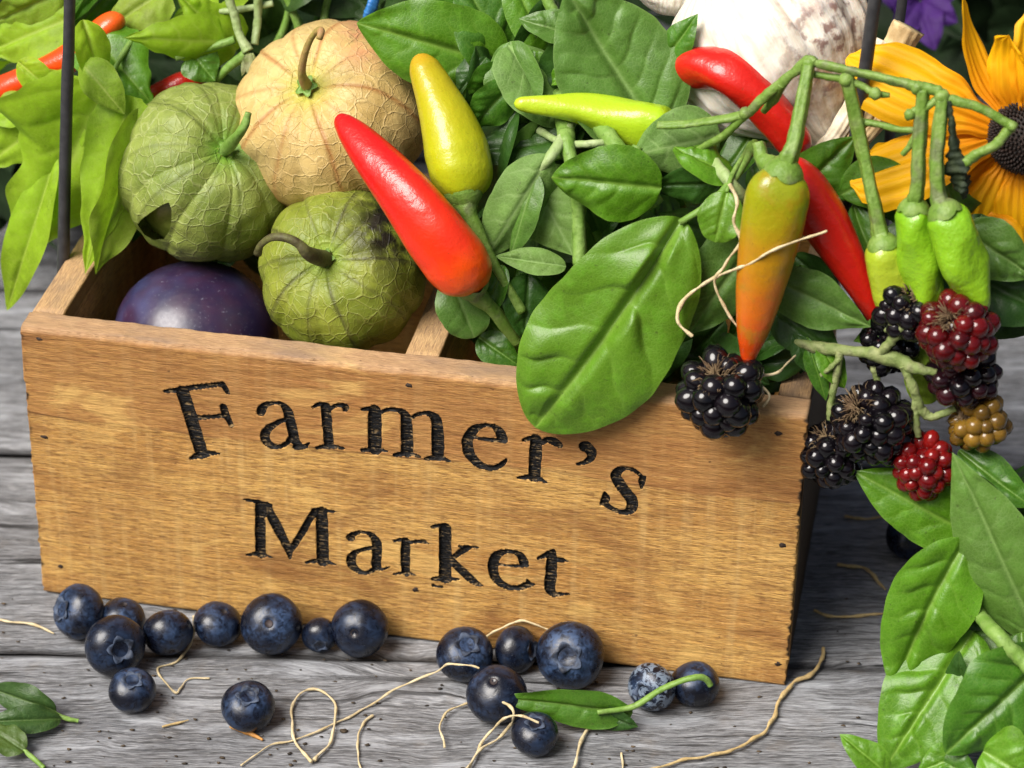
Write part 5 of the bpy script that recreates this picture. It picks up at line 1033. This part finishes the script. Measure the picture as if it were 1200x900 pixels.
# background peppers
pepper('orange red pepper behind the lime vine leaves at the top left', [(-30, 120, 7.3, 15), (0, 106, 7.3, 16), (40, 90, 7.4, 17), (75, 72, 7.5, 17), (105, 49, 7.8, 16), (128, 30, 8.1, 15), (146, 20, 8.3, 11)], pepper_mat('pepper_vermilion', [(0., (.72, .045, .006)), (.7, (.74, .06, .006)), (1., (.74, .12, .01))]), seed=21)
pepper('dark red pepper mostly hidden above the torn green tomatillo', [(165, 118, 8.4, 10), (190, 108, 8.4, 14), (215, 98, 8.6, 14), (240, 92, 9., 10)], P_RED2, seed=22)
# ------------------------------------------------------------------ rootlets
thread('short pale rootlet on the planks at the left edge', [(-12, 724), (20, 730), (42, 734), (62, 741)], [1.6, 2, 1.6])
thread('bent pale rootlet running from a blueberry in a zigzag', [(226, 722, .9), (229, 742, .5), (222, 760), (205, 775), (184, 782), (188, 795), (206, 812), (212, 806), (222, 796), (246, 794)], [1.8, 2, 1.5, 1.6, 1.1])
thread('looped rootlet lying in front of the middle of the crate', [(368, 893), (348, 872), (341, 845), (346, 818), (368, 808), (392, 822), (394, 845), (384, 872), (368, 890)], [2.4, 2.2, 2, 1.8, 2.2, 2.6], z=.12)
thread('long thin rootlet passing through the loop and over two blueberries', [(282, 896), (318, 874), (345, 868), (385, 850), (430, 830), (470, 804, .4), (505, 789, .9), (530, 778, 1.55), (562, 784, 1.75)], [1.2, 1.5, 1.8, 1.8, 1.7, 1.6])
thread('short crooked rootlet right of the loop', [(437, 838), (428, 846), (421, 862), (420, 885), (423, 910)], [2, 1.8, 1.4])
thread('hairpin rootlet beside the front blueberry', [(520, 876), (517, 845), (535, 828), (565, 820), (590, 824, 1.2), (602, 838, 1.2), (590, 860), (565, 878), (545, 905)], [1.6, 1.9, 2.2, 2.2, 1.8], z=.2)
thread('rootlet draped over the front blueberry', [(632, 846, 1.5), (612, 838, 1.6), (592, 842, 1.1), (572, 858, .3), (560, 880), (548, 908)], [1.6, 2, 2.2, 1.8], z=.1)
thread('rootlet leading under the fallen leaf', [(670, 905), (676, 880), (688, 858), (704, 847), (722, 843)], [2.2, 2.6, 2.6, 2.2], z=.15)
thread('thick long rootlet from the right crate corner to the bottom edge', [(966, 760), (962, 778), (948, 790), (928, 800), (914, 822), (904, 848), (885, 866), (850, 880), (800, 892), (752, 905)], [2.6, 3.2, 3.4, 3., 2.6, 2.2, 2], S_FIBRE2, z=.15)
thread('tiny straight rootlet end at the bottom edge', [(729, 883), (728, 905)], [1.6, 1.6])
thread('dim rootlet in the shade nearest the crate', [(954, 716), (985, 722), (1036, 718)], [2, 2.4, 2.2], S_FIBRE2)
thread('dim bent rootlet in the shade beneath the small basil leaf', [(982, 661), (1010, 665), (1024, 674), (1038, 692)], [2.2, 3, 2.2], S_FIBRE2)
thread('dim rootlet in the deep shade behind', [(990, 604), (1015, 608), (1046, 608), (1060, 640)], [2, 2.4, 2], S_FIBRE2)
thread('pale rootlet lying along the crate foot behind blueberries', [(566, 748, 0, -.15), (590, 734, 0, -.1), (615, 727, 0, -.08), (642, 738, 0, -.12)], [1.6, 1.8, 1.4])
thread('thin splinter like rootlet left of the lone blueberry', [(190, 852), (205, 848), (220, 845)], [1.4, 1.8, 1.2], S_FIBRE2)
thread('dangling rootlet crossing the turning pepper', [(970, 270, 0, -.1), (935, 282, 0, -.2), (905, 294, 0, -.45), (880, 308, 0, -.3), (850, 320, 0, .1), (820, 335, 0, .3), (800, 355, 0, .2), (795, 376, 0, -.2), (812, 394, 0, -.4)], [1.6, 2, 2.2, 2.4, 3, 3.2, 2.6], z=0, wig=.03)
thread('twisted rootlet hanging between basil leaf and pepper', [(855, 215, 0, 1.0), (862, 235, 0, .8), (858, 258, 0, .6), (866, 285, 0, .4), (850, 312, 0, .2), (838, 330, 0, .2), (850, 360, 0, .1), (868, 390, 0, 0.), (872, 412, 0, -.2)], [2.6, 2.8, 2.2, 2.2, 2], z=0, wig=.05)
thread('rootlet poking out below the turning pepper tip', [(880, 424, 0, -.5), (890, 448, 0, -.7), (902, 464, 0, -.8), (894, 477, 0, -.8)], [2.4, 2.4, 1.6], z=0, wig=.03)
thread('thin rootlet beside the blackberry on the rim', [(892, 440, 0, -.1), (908, 437, 0, 0.), (920, 428, 0, .4), (934, 415, 0, .8)], [2, 2, 1.6], z=0, wig=.03)
sp = G(288, 858, .06); o = stem(None, [G(270, 851, .06), G(288, 857, .08), G(308, 867, .05)], [2, 4, 1.5], D_SPLINTER, 'wood_splinter', seg=6); tag(o, 'orange wood splinter under the lone blueberry', 'splinter')
db = MB(); k = np.random.default_rng(12); V0, F0 = ICO1
for i in range(260):
    x, y = k.uniform(-10, 1010), k.uniform(700, 905); q = G(x, y, .03)
    if q@NX > -.3 and abs(q@AX) < 12.3: continue
    r = k.uniform(.012, .06)*(1 if k.uniform() < .85 else 1.7); db.add(q+V0*np.array([1.4, .9, .5])*r*(1+.3*k.normal(size=(len(V0), 1))), F0)
o = db.build('debris', D_BITS); tag(o, 'dark crumbs and specks on the planks', None, None, 'stuff')
# ------------------------------------------------------------------ light, camera, render settings
SUN_EL, SUN_AZ = 52., -128.            # azimuth of the sun seen from the scene, clockwise from +Y
w = bpy.data.worlds.new('World'); scene.world = w; w.use_nodes = True; nt = w.node_tree
bg = nt.nodes['Background']; sky = nt.nodes.new('ShaderNodeTexSky'); sky.sky_type = 'NISHITA'; sky.sun_disc = False
sky.sun_elevation = math.radians(SUN_EL); sky.sun_rotation = math.radians(SUN_AZ); sky.dust_density = 7.; sky.ozone_density = 0.; sky.air_density = .7; nt.links.new(sky.outputs[0], bg.inputs[0]); bg.inputs[1].default_value = .05
ld = bpy.data.lights.new('sun', 'SUN'); ld.energy = 3.3; ld.angle = math.radians(38); ld.color = (1., .97, .92)
lo = bpy.data.objects.new('sun', ld); link(lo)
az, el = math.radians(SUN_AZ), math.radians(SUN_EL); sd = Vector((math.sin(az)*math.cos(el), math.cos(az)*math.cos(el), math.sin(el)))
lo.rotation_euler = sd.to_track_quat('Z', 'Y').to_euler(); lo.location = sd*2
cam = bpy.data.cameras.new('camera'); co = bpy.data.objects.new('camera', cam); link(co); scene.camera = co
cam.sensor_width = 36; cam.lens = F/1200*36; cam.clip_start = .01; cam.clip_end = 50
from mathutils import Matrix
co.matrix_world = Matrix(((CR[0], CU[0], -CF[0], CAM[0]*CM), (CR[1], CU[1], -CF[1], CAM[1]*CM), (CR[2], CU[2], -CF[2], CAM[2]*CM), (0, 0, 0, 1)))
cam.dof.use_dof = True; cam.dof.focus_distance = float((P(600, 420, 1.)-CAM)@CF)*CM; cam.dof.aperture_fstop = 14.
scene.view_settings.view_transform = 'Standard'; scene.view_settings.look = 'None'; scene.view_settings.exposure = EXPO; scene.view_settings.gamma = 1.
scene.cycles.use_denoising = True; scene.cycles.max_bounces = 8; scene.cycles.diffuse_bounces = 2
